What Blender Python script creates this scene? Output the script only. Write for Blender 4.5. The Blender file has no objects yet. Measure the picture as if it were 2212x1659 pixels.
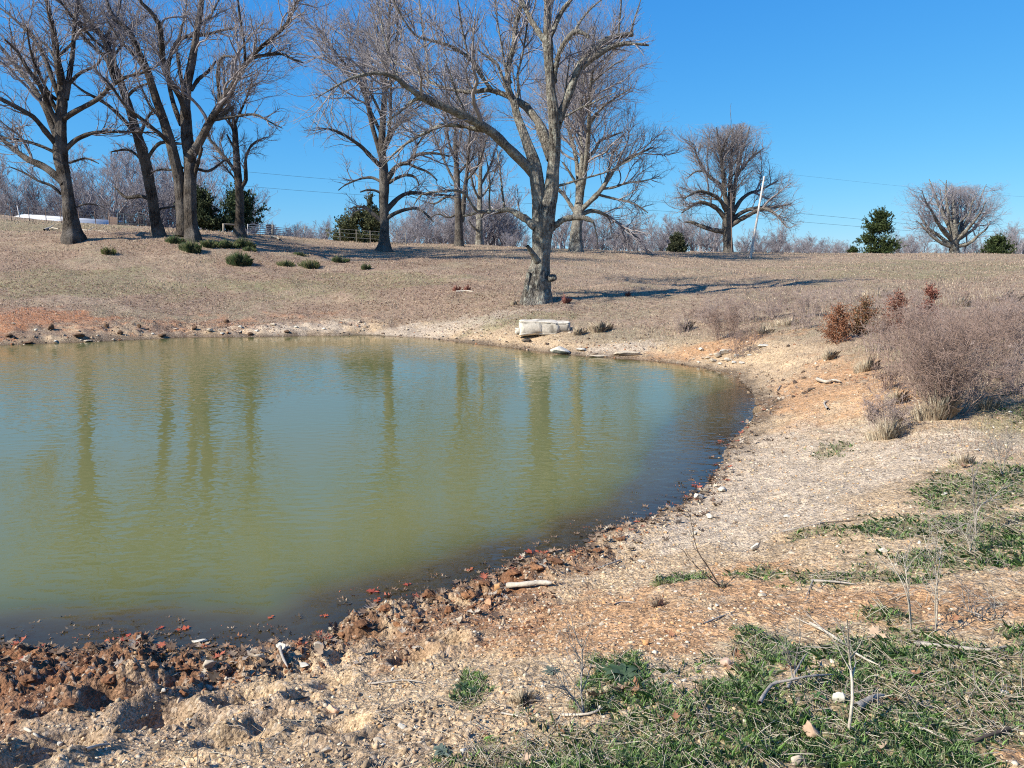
import bpy, math, random
import numpy as np
from math import radians
from mathutils import Vector

# ---------------------------------------------------------------- camera, sky, sun
scene = bpy.context.scene
CAM_H = 2.5
EXPO = 0.80
PITCH = radians(8.5)
FPX = 1671.0          # focal length in photo units (the photo seen 2212 wide)
cam_d = bpy.data.cameras.new('camera')
cam = bpy.data.objects.new('camera', cam_d)
scene.collection.objects.link(cam)
cam.location = (0, 0, CAM_H)
cam.rotation_euler = (radians(90) - PITCH, 0, 0)
cam_d.sensor_width = 36.0
cam_d.lens = 36.0 * FPX / 2212.0
cam_d.clip_start = 0.05
cam_d.clip_end = 3000
scene.camera = cam

SUN_EL = radians(37)
SUN_AZ = radians(-118)                  # from +Y, clockwise: left and a little behind the camera
sun_dir = Vector((math.sin(SUN_AZ) * math.cos(SUN_EL), math.cos(SUN_AZ) * math.cos(SUN_EL), math.sin(SUN_EL)))
sun_d = bpy.data.lights.new('sun', 'SUN')
sun_d.energy = 5.0
sun_d.angle = radians(0.55)
sun_d.color = (1.0, 0.94, 0.83)
sun = bpy.data.objects.new('sun', sun_d)
scene.collection.objects.link(sun)
sun.rotation_euler = sun_dir.to_track_quat('Z', 'Y').to_euler()
sun.location = (-20, -10, 30)

world = bpy.data.worlds.new("World")
scene.world = world
world.use_nodes = True
wn = world.node_tree
wn.nodes.clear()
sky = wn.nodes.new('ShaderNodeTexSky')
sky.sky_type = 'NISHITA'
sky.sun_disc = False
sky.sun_elevation = SUN_EL
sky.sun_rotation = SUN_AZ
sky.altitude = 200
sky.air_density = 1.0
sky.dust_density = 0.0
sky.ozone_density = 4.0
# the clear winter sky: each channel of the Nishita sky graded towards the photo's deep cyan-blue
sepc = wn.nodes.new('ShaderNodeSeparateColor'); cmb = wn.nodes.new('ShaderNodeCombineColor')
bg = wn.nodes.new('ShaderNodeBackground')
bg.inputs['Strength'].default_value = 0.12
wo = wn.nodes.new('ShaderNodeOutputWorld')
wn.links.new(sky.outputs[0], sepc.inputs[0])
SKY_S = 0.12
for ch, (g_, a_) in enumerate([(1.20, .50), (.71, .765), (.34, 1.03)]):
    m1 = wn.nodes.new('ShaderNodeMath'); m1.operation = 'MULTIPLY'; m1.inputs[1].default_value = SKY_S
    m2 = wn.nodes.new('ShaderNodeMath'); m2.operation = 'POWER'; m2.inputs[1].default_value = g_
    m3 = wn.nodes.new('ShaderNodeMath'); m3.operation = 'MULTIPLY'; m3.inputs[1].default_value = a_ / SKY_S / 2 ** EXPO
    wn.links.new(sepc.outputs[ch], m1.inputs[0]); wn.links.new(m1.outputs[0], m2.inputs[0]); wn.links.new(m2.outputs[0], m3.inputs[0])
    wn.links.new(m3.outputs[0], cmb.inputs[ch])
wn.links.new(cmb.outputs[0], bg.inputs['Color'])
wn.links.new(bg.outputs[0], wo.inputs['Surface'])

scene.view_settings.view_transform = 'Standard'
scene.view_settings.look = 'None'
scene.view_settings.exposure = EXPO
scene.view_settings.gamma = 1.0
scene.render.engine = 'CYCLES'
scene.cycles.use_denoising = False
scene.cycles.filter_width = 1.1
scene.cycles.sample_clamp_indirect = 4.0
scene.cycles.max_bounces = 6
scene.cycles.transparent_max_bounces = 12
scene.cycles.caustics_reflective = False
scene.cycles.caustics_refractive = False
# ---------------------------------------------------------------- photo ray helpers
CX, CY = 1106.0, 829.5
def ray(px, py):
    """direction of a photo position; forward component normalised to Y = 1"""
    x = (np.asarray(px, float) - CX) / FPX
    zc = -(np.asarray(py, float) - CY) / FPX
    y = math.cos(PITCH) + zc * math.sin(PITCH)
    z = -math.sin(PITCH) + zc * math.cos(PITCH)
    return np.stack([x / y, np.ones_like(x), z / y], -1)
def at(px, py, D):
    r = ray(px, py)
    p = r * np.asarray(D, float)[..., None]
    p[..., 2] += CAM_H
    return p
def project(p):
    p = np.asarray(p, float)
    x, y, z = p[..., 0], p[..., 1], p[..., 2] - CAM_H
    f = y * math.cos(PITCH) - z * math.sin(PITCH)
    u = y * math.sin(PITCH) + z * math.cos(PITCH)
    return CX + FPX * x / f, CY - FPX * u / f

# ---------------------------------------------------------------- noise
def _hash(ix, iy, seed):
    h = (ix.astype(np.int64) * 374761393 + iy.astype(np.int64) * 668265263 + seed * 974634777) & 0xffffffff
    h = ((h ^ (h >> 13)) * 1274126177) & 0xffffffff
    return ((h ^ (h >> 16)) & 0xffffff) / float(0xffffff)
def vnoise(x, y, seed=0):
    ix, iy = np.floor(x), np.floor(y)
    fx, fy = x - ix, y - iy
    fx = fx * fx * fx * (fx * (fx * 6 - 15) + 10); fy = fy * fy * fy * (fy * (fy * 6 - 15) + 10)
    a = _hash(ix, iy, seed); b = _hash(ix + 1, iy, seed)
    c = _hash(ix, iy + 1, seed); d = _hash(ix + 1, iy + 1, seed)
    return (a + (b - a) * fx) * (1 - fy) + (c + (d - c) * fx) * fy
def fbm(x, y, seed=0, octaves=4, gain=0.5):
    s = 0; a = 1; t = 0
    ca, sa = math.cos(0.6), math.sin(0.6)
    for o in range(octaves):
        s = s + a * vnoise(x, y, seed + o * 17); t += a; a *= gain
        x, y = (x * ca - y * sa) * 2.03 + 7.1, (x * sa + y * ca) * 2.03 + 3.7
    return s / t
def sstep(a, b, x):
    t = np.clip((x - a) / (b - a), 0, 1)
    return t * t * (3 - 2 * t)

# ---------------------------------------------------------------- terrain
SHORE_PX = [(-500, 1475), (-200, 1425), (0, 1399), (150, 1402), (283, 1388), (433, 1406), (500, 1417), (590, 1405), (667, 1394), (737, 1362),
            (775, 1325), (860, 1300), (954, 1281), (1070, 1240), (1164, 1204), (1254, 1187), (1320, 1147), (1404, 1124),
            (1475, 1083), (1542, 1040), (1552, 1000), (1602, 940), (1642, 907), (1640, 877), (1620, 850), (1608, 823),
            (1575, 806), (1508, 793), (1475, 787), (1390, 777), (1300, 771), (1200, 764), (1110, 752), (1020, 742),
            (900, 728), (790, 723), (600, 727), (400, 729), (200, 738), (0, 746), (-300, 756), (-700, 790)]
def z0pt(px, py, z=0.0):
    r = ray(px, py)
    k = (z - CAM_H) / r[..., 2]
    return r * k[..., None] + np.array([0, 0, CAM_H])
SHORE = np.array([z0pt(np.array(a), np.array(b))[:2] for a, b in SHORE_PX])
def catmull(P, n=4, closed=False):
    P = np.asarray(P, float); out = []
    N = len(P)
    for i in range(N if closed else N - 1):
        if closed: p0, p1, p2, p3 = P[i - 1], P[i], P[(i + 1) % N], P[(i + 2) % N]
        else: p0, p1, p2, p3 = P[max(i - 1, 0)], P[i], P[i + 1], P[min(i + 2, N - 1)]
        for k in range(n):
            t = k / n
            out.append(0.5 * (2 * p1 + (p2 - p0) * t + (2 * p0 - 5 * p1 + 4 * p2 - p3) * t * t + (3 * p1 - p0 - 3 * p2 + p3) * t ** 3))
    if not closed: out.append(P[-1])
    return np.array(out)
SHORE_S = SHORE
def shore_dist(x, y):
    """signed distance to the waterline: + on land, - in the pond"""
    P = SHORE_S; n = len(P)
    best = np.full(x.shape, 1e9); inside = np.zeros(x.shape, bool)
    for i in range(n):
        ax, ay = P[i]; bx, by = P[(i + 1) % n]
        ex, ey = bx - ax, by - ay
        t = np.clip(((x - ax) * ex + (y - ay) * ey) / (ex * ex + ey * ey), 0, 1)
        best = np.minimum(best, (x - ax - t * ex) ** 2 + (y - ay - t * ey) ** 2)
        c = ((ay > y) != (by > y)) & (x < (bx - ax) * (y - ay) / (by - ay + 1e-12) + ax)
        inside ^= c
    d = np.sqrt(best)
    return np.where(inside, -d, d)

CTRL = []
for a, b, D in [(-300, 700, 28), (-300, 600, 36), (-300, 520, 45), (-300, 452, 90),
        (0, 680, 28.5), (0, 640, 32), (0, 600, 36), (0, 555, 42), (155, 512, 47), (0, 485, 60), (0, 466, 84), (100, 477, 80),
        (200, 680, 30), (200, 600, 38), (200, 540, 44), (200, 500, 57), (200, 486, 78), (300, 492, 77),
        (400, 692, 31), (400, 640, 35), (400, 580, 41), (405, 508, 49), (342, 510, 50), (515, 505, 55), (400, 497, 76),
        (600, 690, 32), (600, 600, 41), (600, 545, 50), (620, 512, 74),
        (780, 690, 31.5), (760, 640, 36), (740, 580, 44), (720, 545, 55), (720, 520, 74), (828, 542, 58), (850, 526, 76),
        (1000, 700, 28), (1000, 650, 33), (1000, 600, 40), (1000, 560, 51), (992, 534, 70), (1010, 530, 80),
        (1180, 712, 25.5), (1165, 655, 31), (1165, 610, 38), (1165, 570, 48), (1244, 541, 63), (1200, 540, 76),
        (1400, 742, 22.5), (1400, 700, 26), (1400, 640, 33), (1400, 595, 44), (1400, 560, 60), (1400, 545, 78),
        (1640, 800, 15.6), (1640, 745, 19), (1640, 690, 23.5), (1640, 630, 33), (1640, 590, 45), (1621, 557, 66), (1640, 547, 84),
        (1900, 900, 9.9), (1900, 850, 11.8), (1900, 780, 15), (1900, 700, 20.5), (1900, 640, 29), (1900, 600, 40), (1900, 565, 60), (1895, 549, 88),
        (2212, 1000, 7.3), (2212, 900, 9.1), (2212, 800, 12), (2212, 700, 18), (2212, 620, 30), (2212, 575, 45), (2212, 552, 66),
        (2500, 800, 12), (2500, 700, 18), (2500, 620, 30), (2500, 560, 62)]:
    CTRL.append(at(a, b, D))
for a, b, z in [(0, 1659, .38), (400, 1659, .52), (800, 1659, .68), (1106, 1659, .8), (1500, 1659, .9), (2212, 1659, .96),
        (-300, 1600, .3), (300, 1500, .25), (600, 1520, .34), (900, 1450, .4), (1200, 1400, .44), (1500, 1400, .6), (1900, 1400, .75), (2212, 1400, .82),
        (1300, 1260, .25), (1500, 1200, .3), (1700, 1150, .42), (2000, 1200, .66), (2212, 1200, .74),
        (1600, 1050, .12), (1700, 950, .22), (1800, 1000, .42), (2000, 1050, .6), (1720, 860, .22), (1800, 900, .42)]:
    CTRL.append(z0pt(np.array(a), np.array(b), z))
CTRL = [np.array(c, float) for c in CTRL]
for c in [(0, 0, .92), (0, -3, 1.0), (-4, -1, .6), (4, 0, 1.0), (8, -5, 1.1), (-10, -3, .6), (-26, 3, .5), (0, -30, 1), (30, -20, 2), (-40, -10, 1),
          (-60, 30, 3), (-75, 60, 8.0), (-50, 100, 6.0), (-62, 104, 6.4), (-30, 100, 5.2), (-100, 110, 7), (0, 120, 4.5), (-25, 110, 5.2), (40, 120, 3.6), (80, 110, 3.0), (70, 50, 3.0), (50, 15, 2.0)]:
    CTRL.append(np.array(c, float))
for s in SHORE[::2]:
    CTRL.append(np.array([s[0], s[1], 0.0]))
CTRL = np.array(CTRL)
def _tps_fit(C, lam):
    n = len(C)
    d2 = ((C[:, None, :2] - C[None, :, :2]) ** 2).sum(-1)
    K = 0.5 * d2 * np.log(d2 + 1e-9)
    r = np.hypot(C[:, 0], C[:, 1])
    K[np.arange(n), np.arange(n)] += lam * (0.3 + r / 30.0)
    Pm = np.c_[np.ones(n), C[:, :2]]
    A = np.zeros((n + 3, n + 3)); A[:n, :n] = K; A[:n, n:] = Pm; A[n:, :n] = Pm.T
    return np.linalg.solve(A, np.r_[C[:, 2], 0, 0, 0])
TPSW = _tps_fit(CTRL, 3.0)
def tps(x, y):
    n = len(CTRL)
    out = TPSW[n] + TPSW[n + 1] * x + TPSW[n + 2] * y
    for i in range(n):
        d2 = (x - CTRL[i, 0]) ** 2 + (y - CTRL[i, 1]) ** 2
        out = out + TPSW[i] * 0.5 * d2 * np.log(d2 + 1e-9)
    return out

MUD_LINE_X = 1.6
def mud_mask(x, y, d):
    """the trampled muddy ridge along the near shore"""
    left = sstep(2.2, -0.3, x)
    width = 0.40 + 0.60 * sstep(-1.2, -2.4, x)
    m = sstep(-0.02, 0.12, d) * sstep(width + 0.35, width * 0.55, d)
    return m * left * (y < 9)
def height(x, y, detail=True, want_d=False):
    x = np.asarray(x, float); y = np.asarray(y, float)
    r = np.hypot(x, y)
    d = shore_dist(x, y)
    if detail:
        near = sstep(40, 10, r)
        d = d + (fbm(x * 1.7, y * 1.7, 5, 4) - 0.5) * (0.16 + .14 * sstep(8, 12, y)) + (fbm(x * 6, y * 6, 9, 3) - 0.5) * 0.10 * near
    far = sstep(105, 150, r)
    base = tps(x, y) * (1 - far) + (3.0 + 3.0 * sstep(0, -60, x)) * far
    land = np.maximum(base, 0.02 + 0.05 * np.minimum(d, 3))
    w = sstep(0.1, 2.2, d)
    slope = 0.14 + 0.10 * sstep(10, 20, r)
    z = w * land + (1 - w) * slope * np.clip(d, 0, 3)
    # orange mound by the right bank
    g = ((x - MOUND[0]) / 1.5) ** 2 + ((y - MOUND[1]) / 1.3) ** 2
    z = z + 0.28 * np.exp(-g)
    lk = sstep(14, 17, y)
    wet = -np.minimum(1.6, (0.065 + .05 * lk) * np.maximum(-d, 0) + (0.20 + .1 * sstep(.5, 3, x) * (1 - lk)) * np.maximum(-d - (.45 + .8 * sstep(.5, 3, x)) * (1 - lk), 0))
    z = np.where(d > 0, z, wet)
    if detail:
        on = sstep(0.0, 0.5, d)
        a1 = (fbm(x * 1.1, y * 1.1, 21, 4) - 0.5)
        a2 = (fbm(x * 5.0, y * 5.0, 31, 4) - 0.5)
        a3 = (fbm(x * 22.0, y * 22.0, 41, 3) - 0.5)
        z = z + on * (0.10 * a1 + 0.055 * a2 * sstep(60, 8, r) + 0.028 * a3 * sstep(14, 5, r))
        mm = mud_mask(x, y, d)
        b1 = sstep(0.44, 0.60, fbm(x * 3.3 + 4, y * 3.3, 51, 4))
        b2 = sstep(0.42, 0.58, fbm(x * 8.6, y * 8.6 + 9, 61, 3))
        b3 = fbm(x * 26, y * 26 + 9, 65, 3) - 0.5
        z = z + mm * (0.01 + 0.055 * (b1 - 0.3) + 0.036 * (b2 - 0.4) + 0.09 * b3)
        # hoof holes
        hx = HOLES[:, 0]; hy = HOLES[:, 1]
        for i in range(len(HOLES)):
            q = ((x - hx[i]) ** 2 + (y - hy[i]) ** 2) / HOLES[i, 2] ** 2
            z = z - HOLES[i, 3] * np.exp(-q * q) + HOLES[i, 3] * 0.35 * np.exp(-(np.sqrt(q) - 1.5) ** 2 * 5)
        z = z + 0.10 * (fbm(x * 0.35, y * 0.35, 71, 3) - 0.5) * sstep(20, 40, r) * 3
        # bank step of eroded clay on the far left shore
        bl = sstep(-2, -7, x) * (y > 15)
        z = z + bl * 0.22 * (np.abs(fbm(x * 1.6, y * 1.6, 81, 4) - 0.5) * 2) * sstep(0.05, 0.5, d) * sstep(3.2, 1.6, d)
    if want_d: return z, d
    return z
MOUND = z0pt(np.array(1800.0), np.array(838.0), 0.6)[:2]
HOLES = np.array([list(z0pt(np.array(a), np.array(b), .4)[:2]) + [s, dep] for a, b, s, dep in
        [(235, 1428, .17, .16), (330, 1402, .14, .13), (525, 1440, .16, .14), (335, 1490, .15, .12), (110, 1460, .12, .10),
         (590, 1545, .14, .10), (500, 1625, .13, .12), (110, 1600, .16, .12), (740, 1635, .1, .09), (720, 1395, .10, .08), (970, 1312, .10, .12), (890, 1345, .11, .10),
         (60, 1650, .12, .1), (650, 1460, .08, .07)]])
def ground_hit(px, py, detail=False):
    r = ray(px, py)
    t = np.geomspace(1.0, 160, 900)
    P = r[None] * t[:, None]
    z = height(P[:, 0], P[:, 1], detail) - (P[:, 2] + CAM_H)
    k = np.argmax(z > 0)
    if not (z > 0).any(): k = np.argmin(np.abs(z))
    if k == 0: k = 1
    f = z[k - 1] / (z[k - 1] - z[k]) if z[k] > 0 else 0
    tt = t[k - 1] + (t[k] - t[k - 1]) * f
    return r * tt + np.array([0, 0, CAM_H])
# ---------------------------------------------------------------- mesh + material helpers
COL = scene.collection
def mesh_np(name, V, faces, mat=None, parent=None, smooth=False, col=None, uv=None, attrs=None):
    """V (n,3); faces: list of (m,k) int arrays (k may differ per array)"""
    me = bpy.data.meshes.new(name)
    V = np.asarray(V, np.float32)
    me.vertices.add(len(V)); me.vertices.foreach_set('co', V.ravel())
    if not isinstance(faces, (list, tuple)): faces = [faces]
    faces = [np.asarray(f, np.int32) for f in faces if len(f)]
    idx = np.concatenate([f.ravel() for f in faces])
    cnt = np.concatenate([np.full(len(f), f.shape[1], np.int32) for f in faces])
    start = np.concatenate([[0], np.cumsum(cnt)[:-1]]).astype(np.int32)
    me.loops.add(len(idx)); me.loops.foreach_set('vertex_index', idx)
    me.polygons.add(len(cnt)); me.polygons.foreach_set('loop_start', start)
    if smooth: me.polygons.foreach_set('use_smooth', np.ones(len(cnt), bool))
    if uv is not None:
        l = me.uv_layers.new(name='UVMap')
        l.data.foreach_set('uv', np.asarray(uv, np.float32)[idx].ravel())
    if col is not None:
        a = me.color_attributes.new('Col', 'FLOAT_COLOR', 'POINT')
        c4 = np.ones((len(V), 4), np.float32); c4[:, :3] = col
        a.data.foreach_set('color', c4.ravel())
    for k, v in (attrs or {}).items():
        a = me.attributes.new(k, 'FLOAT', 'POINT'); a.data.foreach_set('value', np.asarray(v, np.float32))
    me.update(calc_edges=True)
    me.validate()
    if mat is not None: me.materials.append(mat)
    o = bpy.data.objects.new(name, me); COL.objects.link(o)
    if parent is not None: o.parent = parent
    return o
def empty(name, loc=(0, 0, 0)):
    o = bpy.data.objects.new(name, None); COL.objects.link(o)
    o.location = loc; o.empty_display_size = 0.2
    return o
def tag(o, label=None, cat=None, group=None, kind=None):
    if label: o['label'] = label
    if cat: o['category'] = cat
    if group: o['group'] = group
    if kind: o['kind'] = kind
    return o

class NT:
    def __init__(s, name):
        s.m = bpy.data.materials.new(name); s.m.use_nodes = True
        s.t = s.m.node_tree; s.t.nodes.clear()
        s.out = s.t.nodes.new('ShaderNodeOutputMaterial')
    def n(s, typ, **kw):
        nd = s.t.nodes.new('ShaderNode' + typ)
        for k, v in kw.items():
            if k == 'inp':
                for kk, vv in v.items():
                    if hasattr(vv, 'default_value') and hasattr(vv, 'is_output'): s.t.links.new(vv, nd.inputs[kk])
                    else: nd.inputs[kk].default_value = vv
            else: setattr(nd, k, v)
        return nd
    def mix(s, fac, a, b, blend='MIX'):
        nd = s.t.nodes.new('ShaderNodeMix'); nd.data_type = 'RGBA'; nd.blend_type = blend
        for k, v in ((0, fac), (6, a), (7, b)):
            if hasattr(v, 'is_output'): s.t.links.new(v, nd.inputs[k])
            else: nd.inputs[k].default_value = v if k == 0 else (tuple(v) + (1,))[:4]
        return nd.outputs[2]
    def math(s, op, a, b=0.0, c=None):
        nd = s.t.nodes.new('ShaderNodeMath'); nd.operation = op
        for k, v in ((0, a), (1, b), (2, c)):
            if v is None: continue
            if hasattr(v, 'is_output'): s.t.links.new(v, nd.inputs[k])
            else: nd.inputs[k].default_value = v
        return nd.outputs[0]
    def ramp(s, fac, stops, interp='LINEAR'):
        nd = s.t.nodes.new('ShaderNodeValToRGB'); cr = nd.color_ramp; cr.interpolation = interp
        while len(cr.elements) < len(stops): cr.elements.new(0.5)
        for e, (p, c) in zip(cr.elements, stops):
            e.position = p; e.color = (c, c, c, 1) if isinstance(c, (int, float)) else tuple(c) + (1,)
        s.t.links.new(fac, nd.inputs[0]); return nd.outputs[0]
    def noise(s, scale, detail=3, rough=0.55, vec=None, out=0):
        nd = s.n('TexNoise', inp={'Scale': scale, 'Detail': detail, 'Roughness': rough})
        if vec is not None: s.t.links.new(vec, nd.inputs['Vector'])
        return nd.outputs[out]
    def link(s, a, b): s.t.links.new(a, b)
    def surf(s, sh): s.t.links.new(sh, s.out.inputs['Surface']); return s.m
    def bsdf(s, color, rough=0.9, spec=0.3, normal=None, **kw):
        p = s.t.nodes.new('ShaderNodeBsdfPrincipled')
        for k, v in (('Base Color', color), ('Roughness', rough), ('Specular IOR Level', spec)):
            if hasattr(v, 'is_output'): s.t.links.new(v, p.inputs[k])
            else: p.inputs[k].default_value = (tuple(v) + (1,))[:4] if k == 'Base Color' else v
        if normal is not None: s.t.links.new(normal, p.inputs['Normal'])
        return p
    def bump(s, h, strength=0.5, dist=0.02, normal=None):
        b = s.n('Bump', inp={'Strength': strength, 'Distance': dist})
        s.t.links.new(h, b.inputs['Height'])
        if normal is not None: s.t.links.new(normal, b.inputs['Normal'])
        return b.outputs[0]

def mat_vcol(name, rough=0.85, transl=0.0, var=0.25, scale=30.0, bump=0.0, spec=0.2):
    t = NT(name)
    at_ = t.n('Attribute', attribute_name='Col')
    co = t.n('TexCoord')
    nz = t.noise(scale, 3, vec=co.outputs['Object'])
    c = t.mix(1.0, at_.outputs['Color'], t.ramp(nz, [(0.25, 1 - var), (0.75, 1 + var)]), 'MULTIPLY')
    nrm = t.bump(nz, bump, 0.01) if bump else None
    p = t.bsdf(c, rough, spec, nrm)
    if transl:
        tr = t.n('BsdfTranslucent'); t.link(c, tr.inputs[0])
        mx = t.n('MixShader', inp={0: transl}); t.link(p.outputs[0], mx.inputs[1]); t.link(tr.outputs[0], mx.inputs[2])
        return t.surf(mx.outputs[0])
    return t.surf(p.outputs[0])

def rngs(seed): return np.random.default_rng(seed)

# ---------------------------------------------------------------- world-space soil zones
def blob(x0, x1, y0, y1):
    """an ellipse on the ground whose near/far/left/right limits are seen at these photo positions"""
    xm, ym = (x0 + x1) / 2, (y0 + y1) / 2
    n = ground_hit(xm, y1); f = ground_hit(xm, y0)
    c = (n + f) / 2
    k = c[1] / FPX
    ax = np.array([f[0] - n[0], f[1] - n[1]]); L = np.hypot(*ax); ax = ax / max(L, 1e-6)
    return (c[0], c[1], ax[0], ax[1], max(L / 2, .1), (x1 - x0) * k / 2 * 1.0)
def bmask(x, y, b, soft=0.5, wob=0.5, seed=0):
    cx, cy, ax, ay, rl, rw = b
    dx, dy = x - cx, y - cy
    u = (dx * ax + dy * ay) / rl; v = (dx * -ay + dy * ax) / rw
    s = 2.5 / max(min(rl, rw), .2)
    q = np.sqrt(u * u + v * v) + wob * (fbm(x * s, y * s, 90 + seed, 4) - 0.5) * 2
    return sstep(1 + soft / 2, 1 - soft / 2, q)
ORANGE = [blob(*b) for b in [(1640, 1920, 785, 905), (1100, 1600, 1330, 1420), (1500, 2260, 1262, 1345), (1480, 1720, 1245, 1290),
          (1390, 1700, 738, 768), (1500, 1740, 1210, 1250), (1000, 1500, 1290, 1370), (2080, 2300, 1560, 1640), (1880, 2050, 820, 880)]]
REDCLAY = [blob(*b) for b in [(-200, 150, 672, 715), (120, 420, 690, 722), (340, 720, 683, 712), (-200, 60, 715, 745)]]
MUDZ = [blob(*b) for b in [(-300, 560, 1390, 1530), (740, 1300, 1215, 1375), (-300, 200, 1530, 1600)]]
PALE = [blob(*b) for b in [(1480, 1980, 935, 1110), (700, 1130, 700, 738), (1880, 2212, 935, 990), (1380, 1700, 1090, 1190), (1250, 1420, 742, 764), (520, 760, 700, 724)]]
GREENP = [blob(*b) for b in [(1000, 1230, 675, 700), (0, 400, 580, 640), (500, 1000, 590, 640), (1750, 2212, 565, 600), (2080, 2300, 860, 960), (0, 260, 480, 500)]]
GRASSZ = [blob(*b) for b in [(930, 1500, 1560, 1720), (1250, 2000, 1480, 1700), (1640, 2300, 1340, 1540), (1900, 2260, 1420, 1640), (1880, 2260, 1190, 1235), (1850, 2300, 1110, 1180),
          (2000, 2260, 1010, 1100), (1420, 1520, 1240, 1260), (1590, 1700, 1218, 1240), (1700, 1980, 1228, 1256), (1270, 1400, 1425, 1500), (1700, 1790, 1148, 1160),
          (1760, 1830, 960, 985), (2160, 2300, 860, 910), (980, 1060, 1470, 1520), (2020, 2140, 1068, 1090)]]
BROWNZ = [blob(*b) for b in [(-300, 620, 1490, 1690), (560, 900, 1590, 1680)]]
def anym(x, y, L, **k):
    m = 0
    for i, b in enumerate(L): m = np.maximum(m, bmask(x, y, b, seed=i * 7, **k))
    return m
def ground_color(x, y, d, z):
    n1 = fbm(x * 0.5, y * 0.5, 101, 4); n2 = fbm(x * 2.2, y * 2.2, 111, 4); n3 = fbm(x * 9, y * 9, 121, 3)
    c = lambda r, g, b: np.array([r, g, b])[None]
    field = c(.330, .244, .160) * (0.82 + 0.4 * n2[:, None])
    t = sstep(.42, .62, n1)[:, None]
    field = field * (1 - 0.6 * t) + c(.265, .222, .135) * 0.6 * t
    t2 = sstep(.5, .7, fbm(x * .22 + 40, y * .5, 107, 4))[:, None]; field = field * (1 - .5 * t2) + c(.40, .30, .21) * .5 * t2
    litter = sstep(-10, -16, x - 0.0 * y) * 0 + sstep(8, -6, x) * sstep(24, 30, y) * sstep(62, 50, y) * sstep(.38, .55, fbm(x * .28, y * .45, 131, 4))
    field = field * (1 - 0.5 * litter[:, None]) + c(.235, .150, .105) * 0.5 * litter[:, None]
    tan = c(.50, .36, .220) * (0.84 + 0.32 * n2[:, None])
    nearf = sstep(1.0, 3.0, d) * sstep(11, 14, y + .4 * x)
    rightf = sstep(3.0, 5.5, x) * sstep(9.3, 11.5, y)
    nearf = np.maximum(nearf, rightf * sstep(1.3, 3.0, d))
    far_bank = (y > 14) & (x < 6)
    nearf = np.where(far_bank, sstep(0.5, 2.2, d), nearf)[:, None]
    col = tan * (1 - nearf) + field * nearf
    def put(mask, colr, amt=1.0):
        nonlocal col
        m = (mask * amt)[:, None]; col = col * (1 - m) + colr * m
    put(anym(x, y, GREENP, wob=.8), c(.215, .205, .095) * (0.8 + .4 * n2[:, None]), .6)
    put(anym(x, y, ORANGE, wob=.8, soft=.8), c(.47, .262, .130) * (0.8 + .4 * n3[:, None]), .8)
    put(anym(x, y, [REDCLAY[0], REDCLAY[3]], wob=.9), c(.40, .165, .075) * (0.7 + .6 * n3[:, None]), .85)
    put(anym(x, y, REDCLAY[1:3], wob=1.0, soft=.9) * sstep(.38, .6, n2), c(.40, .20, .105) * (0.7 + .6 * n3[:, None]), .8)
    put(sstep(2.4, 1.2, d) * sstep(0, -4, x) * sstep(18, 22, y) * sstep(.45, .6, fbm(x * .9, y * 1.3, 161, 4)), c(.20, .14, .10) * (0.7 + .6 * n3[:, None]), .75)
    put(anym(x, y, BROWNZ, wob=1.0, soft=1.2), c(.33, .235, .155) * (0.75 + .5 * n3[:, None]), .75)
    put(anym(x, y, PALE, wob=.8, soft=.9), c(.50, .41, .31) * (0.8 + .4 * n3[:, None]), .7)
    put(anym(x, y, MUDZ, wob=1.0, soft=1.0) * sstep(.25, .5, n2), c(.205, .102, .056) * (0.7 + .6 * n3[:, None]), .8)
    mm = mud_mask(x, y, d)
    put(mm * sstep(.3, .55, fbm(x * 2.8, y * 2.8, 141, 3)), c(.20, .090, .045) * (0.7 + .6 * n3[:, None]), .8)
    # soil shows between the grass plants
    gm = anym(x, y, GRASSZ, wob=.9, soft=.5)
    put(gm, c(.20, .165, .09) * (0.7 + .6 * n3[:, None]), .75)
    # dark wet rim at the water line and drowned litter
    wn_ = fbm(x * 3.3, y * 3.3, 151, 3)
    wet = sstep(0.55, 0.02, d + (wn_ - .5) * .5) * sstep(9, 12, y) * (1 - anym(x, y, PALE[1:2])) 
    put(wet, c(.105, .075, .05) * (0.7 + .6 * n3[:, None]), .8)
    put(sstep(0.16, 0.0, d) * sstep(12, 9, y), c(.15, .10, .065) * (.7 + .6 * n3[:, None]), .8)
    put(sstep(0.02, -0.08, d), (c(.46, .31, .18) * sstep(12, 9, y)[:, None] + c(.14, .11, .07) * sstep(9, 12, y)[:, None]) * (0.8 + .4 * n3[:, None]), 1.0)
    return np.clip(col * 1.10, 0.01, .9)

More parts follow.
